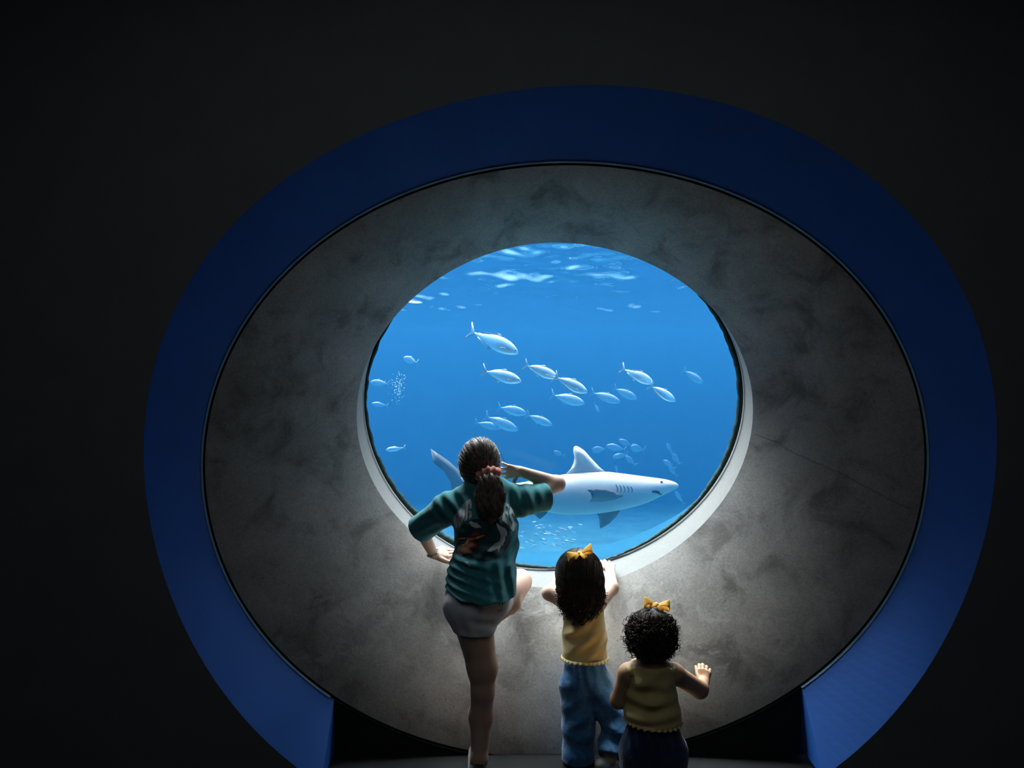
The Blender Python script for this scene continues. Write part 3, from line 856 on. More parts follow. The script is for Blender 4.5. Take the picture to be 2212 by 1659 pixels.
# skin, cloth and hair materials
def skin_mat(name, col):
    m, nt, out = new_mat(name); p = N(nt, 'ShaderNodeBsdfPrincipled'); tc = N(nt, 'ShaderNodeTexCoord')
    n1 = noise(nt, tc.outputs['Object'], 14, 3); n2 = noise(nt, tc.outputs['Object'], 300, 2)
    c = ramp(nt, n1.outputs['Fac'], [(.3, tuple(x * y for x, y in zip(col, (.92, .84, .80)))), (.7, col)]).outputs[0]
    L(nt, c, p.inputs['Base Color']); p.inputs['Roughness'].default_value = .5
    p.inputs['Subsurface Weight'].default_value = .0
    p.inputs['Specular IOR Level'].default_value = .35
    L(nt, bump(nt, n2.outputs['Fac'], .12, .001), p.inputs['Normal']); L(nt, p.outputs[0], out.inputs['Surface'])
    return m
def cloth_mat(name, col, dark, wscale=900, rough=.85, ribs=False, wash=None, sheen=.3, foldbump=0):
    m, nt, out = new_mat(name); p = N(nt, 'ShaderNodeBsdfPrincipled'); tc = N(nt, 'ShaderNodeTexCoord'); v = tc.outputs['Object']
    n1 = noise(nt, v, 18, 4, .6); c = ramp(nt, n1.outputs['Fac'], [(.3, dark), (.7, col)]).outputs[0]
    if wash:
        n3 = noise(nt, v, 22, 7, .75, .4); c = mixc(nt, ramp(nt, n3.outputs['Fac'], [(.48, (0, 0, 0)), (.66, (1, 1, 1))]).outputs[0], c, wash)
    L(nt, c, p.inputs['Base Color']); p.inputs['Roughness'].default_value = rough
    p.inputs['Sheen Weight'].default_value = sheen; p.inputs['Specular IOR Level'].default_value = .15
    h = noise(nt, v, wscale, 2).outputs['Fac']
    if ribs:
        w = N(nt, 'ShaderNodeTexWave'); w.inputs['Scale'].default_value = 160; w.bands_direction = 'X'; L(nt, v, w.inputs['Vector'])
        h = math_n(nt, 'ADD', h, w.outputs['Fac'])
    bn = bump(nt, h, .25, .0015)
    if foldbump:
        b2 = N(nt, 'ShaderNodeBump'); b2.inputs['Strength'].default_value = foldbump; b2.inputs['Distance'].default_value = .02
        nf = noise(nt, v, 16, 3, .5, 1.2); L(nt, nf.outputs['Fac'], b2.inputs['Height']); L(nt, bn, b2.inputs['Normal']); bn = b2.outputs[0]
    L(nt, bn, p.inputs['Normal']); L(nt, p.outputs[0], out.inputs['Surface'])
    return m
def hair_mat(name, dark, light, scale=60):
    m, nt, out = new_mat(name); p = N(nt, 'ShaderNodeBsdfPrincipled'); tc = N(nt, 'ShaderNodeTexCoord')
    n1 = noise(nt, tc.outputs['Object'], scale, 3)
    c = ramp(nt, n1.outputs['Fac'], [(.35, dark), (.7, light)]).outputs[0]
    L(nt, c, p.inputs['Base Color']); p.inputs['Roughness'].default_value = .45
    p.inputs['Specular IOR Level'].default_value = .4; p.inputs['Anisotropic'].default_value = .4
    L(nt, p.outputs[0], out.inputs['Surface'])
    return m
M['skin'] = skin_mat('fair_skin', (0.70, 0.475, 0.36))
M['skin2'] = skin_mat('warm_brown_skin', (0.60, 0.36, 0.23))
M['teal'] = cloth_mat('teal_cotton', (0.06, 0.29, 0.315), (0.043, 0.225, 0.25), sheen=.15)
M['white_knit'] = cloth_mat('white_sport_knit', (0.86, 0.85, 0.87), (0.78, 0.77, 0.79))
M['black_trim'] = cloth_mat('black_trim', (0.02, 0.02, 0.022), (0.015, 0.015, 0.016))
M['yellow'] = cloth_mat('pale_yellow_rib', (0.72, 0.56, 0.25), (0.62, 0.47, 0.20), ribs=True)
M['yellow_edge'] = cloth_mat('yellow_edging', (0.82, 0.66, 0.32), (0.72, 0.56, 0.25))
M['denim'] = cloth_mat('blue_denim', (0.05, 0.19, 0.42), (0.025, 0.11, 0.28), wash=(0.10, 0.26, 0.46), wscale=1200, foldbump=.35)
M['denim_dark'] = cloth_mat('navy_denim', (0.012, 0.04, 0.11), (0.008, 0.025, 0.07), wash=(0.02, 0.06, 0.15), wscale=1200, foldbump=.35)
M['stitch'] = cloth_mat('denim_stitching', (0.22, 0.42, 0.58), (0.15, 0.30, 0.45))
M['hair_brown'] = hair_mat('brown_hair', (0.06, 0.045, 0.032), (0.18, 0.135, 0.095))
M['hair_strand'] = hair_mat('light_brown_strands', (0.14, 0.105, 0.075), (0.34, 0.26, 0.19), 30)
M['hair_dark'] = hair_mat('dark_curly_hair', (0.016, 0.012, 0.009), (0.055, 0.037, 0.025))
M['pink'] = cloth_mat('coral_pink_scrunchie', (0.92, 0.36, 0.30), (0.78, 0.26, 0.22))
M['bow'] = cloth_mat('yellow_ribbon', (0.95, 0.50, 0.07), (0.88, 0.42, 0.05), sheen=.1, rough=.5)
M['white'] = simple_mat('eye_white', (.8, .8, .78), .2, 0, 10)
M['lips'] = simple_mat('lips', (.45, .17, .14), .4, .05, 50)

def tubes(paths, r0, r1, sides=4, taper=.5):
    """thin tapered tubes along poly-lines -> one mesh"""
    V, Q = [], []; o = 0
    for P in paths:
        P = np.asarray(P, float); n = len(P)
        T = np.gradient(P, axis=0); T /= np.linalg.norm(T, axis=1)[:, None] + 1e-9
        ref = np.array((.31, .87, .38)); A = np.cross(T, ref); A /= np.linalg.norm(A, axis=1)[:, None] + 1e-9; Bv = np.cross(T, A)
        s = np.linspace(0, 1, n); r = (r0 + (r1 - r0) * s) * np.clip(np.minimum(s * 8 + .3, (1 - s) * 5 + .15), 0, 1)
        for k in range(sides):
            a = 2 * PI * k / sides; V.append(P + (A * math.cos(a) + Bv * math.sin(a)) * r[:, None])
        idx = np.arange(n - 1)
        for k in range(sides):
            k2 = (k + 1) % sides
            Q.append(np.stack([o + k * n + idx, o + k2 * n + idx, o + k2 * n + idx + 1, o + k * n + idx + 1], 1))
        o += n * sides
    return np.concatenate(V), np.concatenate(Q)

def curl_path(p0, dirn, length, rad, turns, rs, n=26, grav=.0, grow=1.0):
    """a ringlet: helix around a drooping axis"""
    t = np.linspace(0, 1, n); d = unit(dirn)
    ax = np.asarray(p0) + np.outer(t, d) * length + np.outer(t ** 2, (0, 0, -grav))
    a = unit(np.cross(d, (.3, .5, .8))); b = np.cross(d, a); ph = rs.uniform(0, 6.28); hd = rs.choice([-1, 1])
    R = rad * np.minimum(1, t * 4) * (1 + (grow - 1) * t)
    return ax + (np.outer(np.cos(hd * 2 * PI * turns * t + ph) * R, a) + np.outer(np.sin(hd * 2 * PI * turns * t + ph) * R, b))

def snap_paths(paths, fn, lo, hi, rs):
    """pull hair strands onto an implicit surface, each at its own small height"""
    n = [len(p) for p in paths]; P = np.concatenate(paths).astype(np.float32)
    off = np.repeat(rs.uniform(lo, hi, len(paths)), n).astype(np.float32); e = .0015
    for it in range(4):
        d = fn(P); g = np.stack([(fn(P + np.eye(3, dtype=np.float32)[i] * e) - d) / e for i in range(3)], 1)
        g /= np.linalg.norm(g, axis=1)[:, None] + 1e-6
        P = P - g * np.clip(d - off, -.02, .02)[:, None]
    return list(np.split(P, np.cumsum(n)[:-1]))

def fold(P, dirn, freq, amp, cen, rad, phase=0., warp=.0):
    """a local bundle of cloth folds: waves along dirn, fading out from cen"""
    d = unit(dirn); w = P - _a(cen); k = np.exp(-((w ** 2).sum(1)) / (rad * rad))
    s = w @ _a(d)
    x = np.cross(d, (0, 1, 0)); s2 = w @ _a(unit(x))
    return -amp * k * np.sin(s * freq + phase + warp * np.sin(s2 * 18))

def ribbon_bow(name, c, right, up, out, size, mat, parent):
    """tied ribbon bow lying on the hair: two flat open loops, a knot, two short tails; out points away from the head"""
    right, up, out = unit(right), unit(up), unit(out)
    def band(pts, widths, wdir):
        V = []
        for p, w, wd in zip(pts, widths, wdir): V += [p + wd * w, p, p - wd * w]
        n = len(pts); Fs = []
        for i in range(n - 1): Fs += [(3 * i, 3 * i + 1, 3 * i + 4, 3 * i + 3), (3 * i + 1, 3 * i + 2, 3 * i + 5, 3 * i + 4)]
        return V, Fs
    kc = c + out * size * .13
    V, Q = sdf_mesh(SDF([('e', 0, kc, (size * .10, size * .085, size * .13), np.stack([right, out, up], 1))]), kc - size * .2, kc + size * .2, size * .025)
    knot = fast_obj(name, V, Q, mat, parent)
    def add(nm, V, Fs):
        o = mesh_obj(nm, V, Fs, mat, None, True)
        m_ = o.modifiers.new('t', 'SOLIDIFY'); m_.thickness = size * .025; m_.offset = 0
        m_ = o.modifiers.new('s', 'SUBSURF'); m_.levels = 1; m_.render_levels = 1
        o.parent = knot; o.matrix_parent_inverse = Matrix.Identity(4)
    for sgn, lift in ((-1, .02), (1, .12)):
        pts, wd, wid = [], [], []
        for t in np.linspace(0, 1, 13):
            a = 2 * PI * t; x = sgn * size * (.03 + .50 * math.sin(a / 2) ** .8)
            z = size * (.13 * math.sin(a) + .13 + lift * math.sin(a / 2))
            pts.append(c + right * x + out * z - up * size * .04 * math.sin(a / 2)); wid.append(size * (.07 + .15 * math.sin(a / 2))); wd.append(unit(up + right * .35 * sgn * math.cos(a / 2)))
        add('ribbon_loop', *band(pts, wid, wd))
    for dx, dz, ln in ((.20, -.36, 1), (-.30, -.22, 1)):
        pts = [c + right * size * dx * t + up * size * dz * t + out * size * (.17 + .05 * math.sin(2.6 * t)) for t in np.linspace(0, 1, 6)]
        dr = unit(right * dx + up * dz); wv = unit(np.cross(dr, out))
        add('ribbon_tail', *band(pts, [size * w for w in (.05, .09, .11, .12, .12, .11)], [wv] * 6))
    return knot

# ------------------------------------------------------------------ people
YD = (0, 1, 0)
def face_parts(c, w, person, skin_prims, pitch=0.0):
    """nose, brow, cheeks, ears on a head centred at c (half-width w) that looks away along +Y; pitch tilts it up"""
    cp, sp = math.cos(pitch), math.sin(pitch)
    def R(x, y, z): return c + np.array((x * w, (y * cp - z * sp) * w, (y * sp + z * cp) * w))
    skin_prims += [('e', .012, R(0, .98, -.55), (.66 * w, .42 * w, .55 * w)), ('c', .010, R(0, 1.16, -.02), R(0, 1.36, -.38), .07 * w, .13 * w),
                   ('e', .008, R(-1.0, .02, -.18), (.10 * w, .20 * w, .30 * w)), ('e', .008, R(1.0, .02, -.18), (.10 * w, .20 * w, .30 * w)),
                   ('e', .012, R(0, 1.15, -.98), (.28 * w, .22 * w, .2 * w))]
    for sx in (-.42, .42):
        bm = bmesh.new(); bmesh.ops.create_icosphere(bm, subdivisions=2, radius=.15 * w)
        bmesh.ops.translate(bm, verts=bm.verts[:], vec=Vector(R(sx, 1.10, -.05))); e = bm_obj('eye', bm, M['white'], person, True)
        bm = bmesh.new(); bmesh.ops.create_icosphere(bm, subdivisions=2, radius=.085 * w)
        bmesh.ops.translate(bm, verts=bm.verts[:], vec=Vector(R(sx, 1.19, -.05))); i = bm_obj('iris', bm, M['eye_dark'], None, True)
        i.parent = e
    V, Q = sdf_mesh(SDF([('c', .004, R(-.26, 1.22, -.66), R(.26, 1.22, -.66), .05 * w, .05 * w), ('e', .01, R(0, 1.24, -.69), (.2 * w, .09 * w, .09 * w))]), R(0, 1.2, -.66) - .6 * w, R(0, 1.2, -.66) + .6 * w, .06 * w)
    fast_obj('lips', V, Q, M['lips'], person)

def build_body(person, prims, hands, skin, h=.0045, hh=.0019):
    ms = []
    lo, hi = bounds(prims, .02); ms.append(sdf_mesh(SDF(prims), lo, hi, h))
    for hp, fore in hands:
        pr = [fore] + hp; lo, hi = bounds(hp, .008)
        ms.append(sdf_mesh(SDF(pr), lo, hi, hh))
    V, Q = join_meshes(ms)
    return fast_obj('body', V, Q, skin, person)

def decal(name, poly, bvh, mat, parent, off=.0014, step=1.6, y0=2.2):
    """flat print: a pixel-sized outline filled in rows and laid on a cloth surface"""
    P = np.array(poly, float); V, Fs = [], []
    ys = np.arange(P[:, 1].min() + .02, P[:, 1].max(), step); ys = np.append(ys, P[:, 1].max() - .02)
    def spans(y):
        xs = []
        for i in range(len(P)):
            a, b = P[i], P[(i + 1) % len(P)]
            if (a[1] <= y) != (b[1] <= y): xs.append(a[0] + (y - a[1]) / (b[1] - a[1]) * (b[0] - a[0]))
        xs.sort(); return list(zip(xs[::2], xs[1::2]))
    for y0_, y1_ in zip(ys[:-1], ys[1:]):
        A, B = spans(y0_), spans(y1_)
        if len(A) != len(B):
            m = spans((y0_ + y1_) / 2); A = B = m
        for (a0, a1), (b0, b1) in zip(A, B):
            n = max(1, int(max(a1 - a0, b1 - b0) / 3)); row = []
            for t in np.linspace(0, 1, n + 1):
                p = on_surface(bvh, a0 + (a1 - a0) * t, y0_, off, y0); q = on_surface(bvh, b0 + (b1 - b0) * t, y1_, off, y0)
                row.append((p, q))
            for (p, q), (r, s) in zip(row[:-1], row[1:]):
                if None in (p, q, r, s): continue
                if max((p - q).length, (r - s).length, (p - r).length, (q - s).length) > .035: continue
                k = len(V); V += [p, q, s, r]; Fs.append((k, k + 1, k + 2, k + 3))
    if not V: return None
    return mesh_obj(name, V, Fs, mat, parent)

# ---- oldest girl, teal T-shirt; she leans forward over the sill
def G(px, py, Y): return at(px, py, Y + .20 * min(max((1300. - py) / 230., 0.), 1.))
girl = empty('person', at(1036, 1690, 3.0) * np.array((1, 1, 0)))
tag(girl, 'girl in teal T-shirt and white shorts kneeling on the sill, hand at her head', 'person')
hc = G(1036, 1001, 3.13)
Ls, Le, Lw = G(960, 1092, 3.12), G(907, 1137, 3.27), G(936, 1197, 3.43)
Rs, Re, Rw = G(1130, 1080, 3.13), G(1203, 1045, 3.27), G(1124, 1019, 3.15)
foreL = ('c', .02, Le, Lw, .035, .023); foreR = ('c', .02, Re, Rw, .036, .025)
gp = [('e', 0, hc, (.080, .098, .102)), ('e', .03, hc + (0, .045, -.055), (.058, .055, .060)),
      ('c', .03, G(1040, 1030, 3.12), G(1047, 1068, 3.11), .046, .052),
      ('c', .04, G(1050, 1085, 3.12), G(1048, 1190, 3.10), .105, .100, .68, YD), ('c', .05, G(1048, 1190, 3.10), G(1022, 1290, 3.09), .100, .118, .7, YD),
      ('c', .04, Ls, Rs, .045, .045),
      ('c', .03, Ls, Le, .045, .036), foreL, ('c', .03, Rs, Re, .045, .037), foreR,
      ('c', .05, G(1018, 1320, 3.06), G(1042, 1440, 3.05), .086, .060), ('c', .03, G(1042, 1440, 3.05), G(1043, 1492, 3.04), .058, .046),
      ('c', .02, G(1043, 1490, 3.04), G(1039, 1545, 3.055), .046, .050), ('c', .02, G(1039, 1545, 3.055), G(1035, 1640, 3.02), .048, .032),
      ('c', .02, G(1035, 1640, 3.02), G(1034, 1668, 3.09), .034, .028), ('c', .02, G(1034, 1668, 3.09), G(1030, 1660, 3.17), .030, .024),
      ('c', .05, G(1060, 1300, 3.10), G(1122, 1256, 3.46), .070, .056), ('c', .015, G(1123, 1256, 3.47), G(1100, 1300, 3.32), .055, .050), ('c', .02, G(1100, 1300, 3.32), G(1062, 1336, 3.21), .050, .034),
      ('c', .02, G(1062, 1336, 3.21), G(1042, 1345, 3.12), .034, .028)]
face_parts(hc, .080, girl, gp, .25)
hL, _ = hand_prims(Lw + unit(Lw - Le) * .004, np.array((.80, .52, .06)), np.array((-.30, -.78, .55)), np.array((.2, -.35, -.9)), .132, curl=(.10, .10, .12, .16), spread=(-.05, .02, .12, .26), thumb=(.72, .75, .0), fat=1.08)
hR, _ = hand_prims(Rw + unit(Rw - Re) * .004, np.array((-.86, .22, -.02)), np.array((.10, -1, .12)), np.array((-.1, -.1, -1.0)), .115, curl=(.22, .2, .2, .18), spread=(.42, .12, -.16, -.42), thumb=(.9, .35, .05))
gbody = build_body(girl, gp, [(hL, foreL), (hR, foreR)], M['skin'])

def shirt_sdf(P):
    d = SDF([('c', 0, G(1050, 1082, 3.11), G(1051, 1150, 3.09), .128, .132, .72, YD), ('c', .04, G(1051, 1150, 3.09), G(1050, 1198, 3.085), .130, .118, .74, YD),
             ('c', .05, G(1050, 1198, 3.085), G(1041, 1245, 3.08), .116, .134, .76, YD), ('c', .05, G(1041, 1245, 3.075), G(1034, 1320, 3.06), .134, .154, .96, YD),
             ('c', .05, G(1030, 1072, 3.115), G(964, 1094, 3.12), .048, .050), ('c', .05, G(1070, 1070, 3.115), G(1132, 1080, 3.13), .048, .055),
             ('c', .06, G(968, 1100, 3.12), G(897, 1150, 3.29), .062, .066), ('c', .045, G(1128, 1082, 3.13), G(1215, 1066, 3.25), .064, .070)])(P)
    d = d + fold(P, (.30, 0, 1), 190, .0055, G(990, 1250, 3.0), .13, .4, 1.1) + fold(P, (1, 0, .1), 130, .0085, G(1100, 1250, 3.0), .10, 0., .5)
    d = d + fold(P, (.75, 0, -.65), 110, .0090, G(1095, 1170, 3.0), .13, 1., .6) + fold(P, (1, 0, .25), 120, .0080, G(1140, 1075, 3.05), .09, .7, .4)
    d = d + fold(P, (.8, 0, .6), 120, .0085, G(975, 1095, 3.05), .09, .2, .7) + fold(P, (.2, 0, 1), 120, .0060, G(1040, 1220, 3.0), .08, .3, .5)
    d = d + fold(P, (.6, .3, -.7), 130, .004, G(925, 1125, 3.15), .07)
    # hem, sleeve ends, neckline
    a = G(955, 1277, 3.0); b = G(1112, 1297, 3.0); tt = (P[:, 0] - a[0]) / (b[0] - a[0])
    hz = a[2] + (b[2] - a[2]) * np.clip(tt, -.3, 1.3) - .012 * np.sin(np.clip(tt, 0, 1) * PI) + .003 * np.sin(P[:, 0] * 70)
    zc = hz + .55 * (P[:, 1] - 2.96)*.0
    cut = (zc - P[:, 2])
    d = np.maximum(d, cut * .95)
    sl = unit(G(893, 1152, 3.29) - G(964, 1096, 3.12)); d = np.maximum(d, (P - _a(G(906, 1146, 3.265))) @ _a(sl))
    sr = unit(G(1215, 1066, 3.25) - G(1128, 1082, 3.13)); d = np.maximum(d, (P - _a(G(1174, 1073, 3.20))) @ _a(sr))
    # hollow openings
    inn = SDF([('c', 0, G(1041, 1245, 3.075), G(1034, 1330, 3.06), .122, .142, .96, YD)])(P)
    d = np.maximum(d, -np.maximum(inn, P[:, 2] - hz - .03))
    il = SDF([('c', 0, G(964, 1096, 3.12), G(890, 1158, 3.31), .047, .055)])(P); d = np.maximum(d, -np.maximum(il, -((P - _a(G(906, 1146, 3.265))) @ _a(sl) + .03)))
    ir = SDF([('c', 0, G(1128, 1082, 3.13), G(1225, 1064, 3.26), .053, .058)])(P); d = np.maximum(d, -np.maximum(ir, -((P - _a(G(1174, 1073, 3.20))) @ _a(sr) + .03)))
    nk = SDF([('c', 0, G(1044, 1030, 3.125), G(1048, 1062, 3.12), .062, .056)])(P)
    return np.maximum(d, -nk)
lo = np.minimum(G(880, 1330, 2.85), G(880, 1330, 3.4)); lo = np.array((-.50, 2.88, .62)); hi = np.array((.30, 3.60, 1.24))
V, Q = sdf_mesh(shirt_sdf, lo, hi, .0036)
shirt = fast_obj('t_shirt', V, Q, M['teal'], girl, 1)

def shorts_sdf(P):
    d = SDF([('e', 0, G(1020, 1303, 3.06), (.114, .098, .074)), ('c', .05, G(1014, 1318, 3.058), G(1043, 1400, 3.05), .096, .085, .98, YD), ('c', .05, G(1058, 1300, 3.11), G(1082, 1288, 3.26), .084, .076)])(P)
    d = d + fold(P, (.3, 0, 1), 120, .004, G(1055, 1340, 3.0), .07) + fold(P, (1, 0, .3), 110, .0035, G(1010, 1355, 3.0), .06)
    hz = G(1040, 1379, 2.96)[2] + .035 * np.clip((P[:, 0] - G(1060, 1379, 2.96)[0]) / .03, 0, 1) ** 2 + .12 * np.clip(P[:, 1] - 3.0, 0, 1) * 0
    d1 = np.maximum(d, hz - P[:, 2])
    fw = unit(G(1098, 1284, 3.28) - G(1066, 1300, 3.11)); d1 = np.maximum(d1, (P - _a(G(1078, 1292, 3.19))) @ _a(fw))
    inn = SDF([('c', 0, G(1014, 1318, 3.058), G(1043, 1410, 3.05), .088, .077, .95, YD)])(P)
    return np.maximum(d1, -np.maximum(inn, P[:, 2] - hz - .025))
V, Q = sdf_mesh(shorts_sdf, (-.34, 2.9, .48), (.12, 3.36, .82), .004)
shorts = fast_obj('shorts', V, Q, M['white_knit'], girl, 1)
# shoe on the standing foot
sp = G(1034, 1668, 3.09); sp[2] = .035
V, Q = sdf_mesh(SDF([('c', 0, (sp[0], 2.99, .035), (sp[0] - .01, 3.16, .032), .038, .036, .8, (0, 0, 1)), ('c', .01, (sp[0], 2.985, .008), (sp[0] - .01, 3.17, .008), .040, .040, .25, (0, 0, 1))]), (sp[0] - .07, 2.92, -.005), (sp[0] + .07, 3.24, .1), .004)
fast_obj('shoe', V, Q, M['black_trim'], girl)

bpy.context.view_layer.update()
bs = bvh_world(shirt); bsh = bvh_world(shorts)
M['p_grey'] = cloth_mat('print_grey', (.55, .57, .57), (.48, .5, .5)); M['p_dark'] = cloth_mat('print_navy', (.022, .075, .085), (.016, .05, .06))
M['p_orange'] = cloth_mat('print_orange', (.85, .22, .05), (.7, .15, .03)); M['p_rust'] = cloth_mat('print_rust', (.14, .035, .008), (.07, .018, .005))
M['p_red'] = cloth_mat('print_red', (.45, .05, .02), (.3, .03, .015)); M['p_white'] = cloth_mat('print_white', (.7, .74, .72), (.6, .64, .62)); M['p_teal'] = cloth_mat('print_aqua', (.10, .42, .42), (.06, .3, .32))
def A_(pts): return [(960 + x / 16.59, 1060 + y / 16.59) for x, y in pts]
def B_(pts): return [(1060 + x / 16.59, 1060 + y / 16.59) for x, y in pts]
def C_(pts): return [(960 + x / 8.294, 1070 + y / 8.294) for x, y in pts]
th = np.linspace(0, 2 * PI, 40, endpoint=False)
emb = decal('print_disc', [(1046 + 58 * math.cos(t), 1162 + 47 * math.sin(t) - 4 * math.cos(2 * t)) for t in th], bs, M['p_dark'], shirt, .0010, 2.2)
prints = [
 ('print_letter', 'p_grey', A_([(515, 725), (505, 850), (470, 910), (462, 1060), (490, 1310), (420, 1360), (390, 1290), (325, 1080), (330, 1010), (385, 1000), (380, 985), (315, 975), (340, 920), (400, 830)])),
 ('print_letter', 'p_grey', A_([(610, 560), (628, 560), (625, 880), (570, 1000), (560, 1120), (590, 1130), (580, 1010), (640, 880), (650, 510), (745, 430), (740, 900), (720, 1000), (650, 1140), (600, 1240), (540, 1340), (480, 1100), (475, 960), (530, 760)])),
 ('print_letter', 'p_grey', A_([(770, 385), (850, 335), (940, 285), (975, 420), (975, 620), (935, 668), (905, 640), (910, 480), (888, 455), (862, 480), (862, 640), (860, 735), (980, 735), (992, 960), (898, 1000), (890, 800), (850, 780), (850, 1010), (760, 1080), (700, 1110), (740, 1000), (770, 960)])),
 ('print_letter', 'p_grey', B_([(390, 730), (398, 930), (360, 1000), (310, 1015), (210, 960), (270, 940), (350, 850)])),
 ('print_letter', 'p_grey', B_([(540, 440), (640, 500), (645, 650), (535, 545), (528, 740), (610, 745), (610, 920), (550, 830), (527, 850), (525, 1010), (630, 1040), (630, 1250), (415, 1060), (428, 780), (460, 640)])),
 ('print_letter', 'p_grey', B_([(690, 575), (800, 720), (850, 950), (825, 960), (752, 770), (735, 850), (800, 1010), (845, 1250), (835, 1400), (800, 1475), (660, 1300), (648, 1060), (680, 1080), (738, 1260), (765, 1240), (740, 1100), (680, 980), (660, 800)])),
 ('print_foam', 'p_white', C_([(440, 490), (500, 458), (512, 492), (560, 495), (610, 485), (580, 515), (650, 535), (610, 548), (700, 575), (560, 588), (490, 555)])),
 ('print_foam', 'p_grey', C_([(920, 490), (1010, 560), (1080, 590), (1120, 650), (1122, 740), (1088, 720), (1092, 820), (1062, 860), (1045, 920), (1030, 890), (970, 1020), (955, 960), (870, 1000), (870, 970), (840, 1010), (760, 1000), (800, 960), (900, 860), (985, 820), (1000, 700), (960, 600)])),
 ('print_glow', 'p_rust', C_([(240, 850), (420, 870), (560, 800), (640, 830), (620, 900), (520, 1030), (380, 1100), (280, 1090), (225, 1020)])),
 ('print_flame', 'p_red', C_([(470, 732), (515, 690), (560, 635), (575, 680), (630, 650), (618, 690), (690, 690), (640, 715), (560, 735)])),
 ('print_board', 'p_orange', C_([(250, 775), (420, 748), (560, 752), (690, 708), (742, 714), (700, 742), (580, 782), (440, 828), (420, 868), (340, 908), (300, 900), (390, 860), (412, 778), (300, 792), (250, 797)])),
 ('print_board', 'p_white', C_([(565, 770), (585, 750), (660, 735), (640, 758), (580, 782)])),
 ('print_wave', 'p_teal', C_([(280, 885), (330, 885), (320, 905), (270, 925), (245, 1010), (225, 1010), (250, 920)])),
 ('print_foam', 'p_grey', C_([(355, 1185), (440, 1200), (430, 1225), (490, 1280), (440, 1270), (400, 1230)])),
 ('print_foam', 'p_grey', C_([(850, 1225), (915, 1170), (900, 1195), (870, 1222)]))]
for nm, mt, po in prints:
    o_ = decal(nm, po, bs, M[mt], shirt, .0020 if nm != 'print_board' else .0026)
    if o_: o_.parent = shirt; o_.matrix_parent_inverse = Matrix.Identity(4); o_.matrix_basis = Matrix.Identity(4)
if emb: emb.parent = shirt; emb.matrix_parent_inverse = Matrix.Identity(4)
rs = np.random.RandomState(4)
for k in range(16):
    x, y = 985 + rs.uniform(0, 30), 1237 + rs.uniform(-3, 12)
    y += (x - 985) * .25; w = rs.uniform(1.2, 3.2)
    o_ = decal('print_mark', [(x, y), (x + w, y - .4), (x + w, y + 1.4), (x + w * .4, y + 1.9)], bs, M['p_white'], shirt, .002)
    if o_: o_.matrix_parent_inverse = Matrix.Identity(4)
def sub(o_, par):
    if o_: o_.parent = par; o_.matrix_parent_inverse = Matrix.Identity(4)
sub(strip('stripe', [(1079, 1292), (1079, 1305), (1077, 1322)], .0022, bsh, M['black_trim'], None, .0015, 2.2), shorts)
sub(strip('stripe', [(1086, 1292), (1085, 1305), (1082, 1320)], .0020, bsh, M['black_trim'], None, .0015, 2.2), shorts)
sub(strip('seam', [(972, 1282), (969, 1292), (968, 1304), (970, 1318)], .0009, bsh, M['p_grey'], None, .001, 2.2), shorts)

# hair: smooth cap combed back to the scrunchie, then a wavy ponytail
sc_c = G(1053, 1027, 3.005); hcen = hc + np.array((0, -.004, .006)); hr = np.array((.0945, .110, .113))
def cap_sdf(P):
    d = SDF([('e', 0, hcen, hr), ('e', .03, G(1046, 1030, 3.07), (.058, .05, .045))])(P)
    f = (P[:, 1] - (hcen[1] + .045)) * .9 + (hcen[2] - .02 - P[:, 2]) * .35
    w = P - _a(sc_c); ang = np.arctan2(w[:, 0], w[:, 2]); d = d + .0016 * np.sin(ang * 46 + 3 * np.sin(ang * 7)) * np.clip(np.linalg.norm(w, axis=1) / .05, 0, 1)
    return smax(d, f, .01)
V, Q = sdf_mesh(cap_sdf, hcen - .14, hcen + .14, .0032)
ghair = fast_obj('hair', V, Q, M['hair_brown'], girl)
rs = np.random.RandomState(21); P1, P2 = [], []
e_dir = unit((sc_c - hcen) / hr)
for k in range(560):
    a = rs.uniform(0, 2 * PI); el = rs.uniform(.75, 2.25)
    ref1 = unit(np.cross(e_dir, (0, 0, 1))); ref2 = np.cross(e_dir, ref1)
    s_dir = e_dir * math.cos(el) + (ref1 * math.cos(a) + ref2 * math.sin(a)) * math.sin(el)
    if s_dir[1] > .42: continue
    end = unit(e_dir + rs.normal(0, .10, 3)); om = math.acos(np.clip(s_dir @ end, -1, 1)); t = np.linspace(0, 1, 12)[:, None]
    p = (np.sin((1 - t) * om) * s_dir + np.sin(t * om) * end) / math.sin(om)
    lift = 1.004 + rs.uniform(0, .018) + .02 * np.sin(t * PI) * rs.uniform(0, 1) ** 3
    jit = rs.normal(0, .012, (1, 3)) * np.sin(t * PI * rs.uniform(1, 2))
    (P1 if rs.rand() < .55 else P2).append(hcen + (p + jit) * hr * lift)
P1 = snap_paths(P1, cap_sdf, .0002, .0022, rs); P2 = snap_paths(P2, cap_sdf, .0006, .0030, rs)
Q1, Q2 = [], []
pony = [G(1053, 1030, 2.995), G(1056, 1046, 2.968), G(1057, 1070, 2.958), G(1058, 1095, 2.962), G(1062, 1124, 2.975)]
pr = [.028, .052, .067, .062, .022]
def pony_sdf(P):
    pm = [('c', .02, pony[i], pony[i + 1], pr[i] * .86, pr[i + 1] * .86, .62, YD) for i in range(4)]
    d = SDF(pm)(P); w = P - _a(pony[0])
    return d + .003 * np.sin(w[:, 0] * 210 + 2.2 * np.sin(w[:, 2] * 60)) + .002 * np.sin(w[:, 2] * 75 + w[:, 0] * 50)
V, Q = sdf_mesh(pony_sdf, np.min(pony, 0) - .09, np.max(pony, 0) + .09, .0034)
fast_obj('ponytail', V, Q, M['hair_brown'], girl)
tt = np.linspace(0, 1, 5)
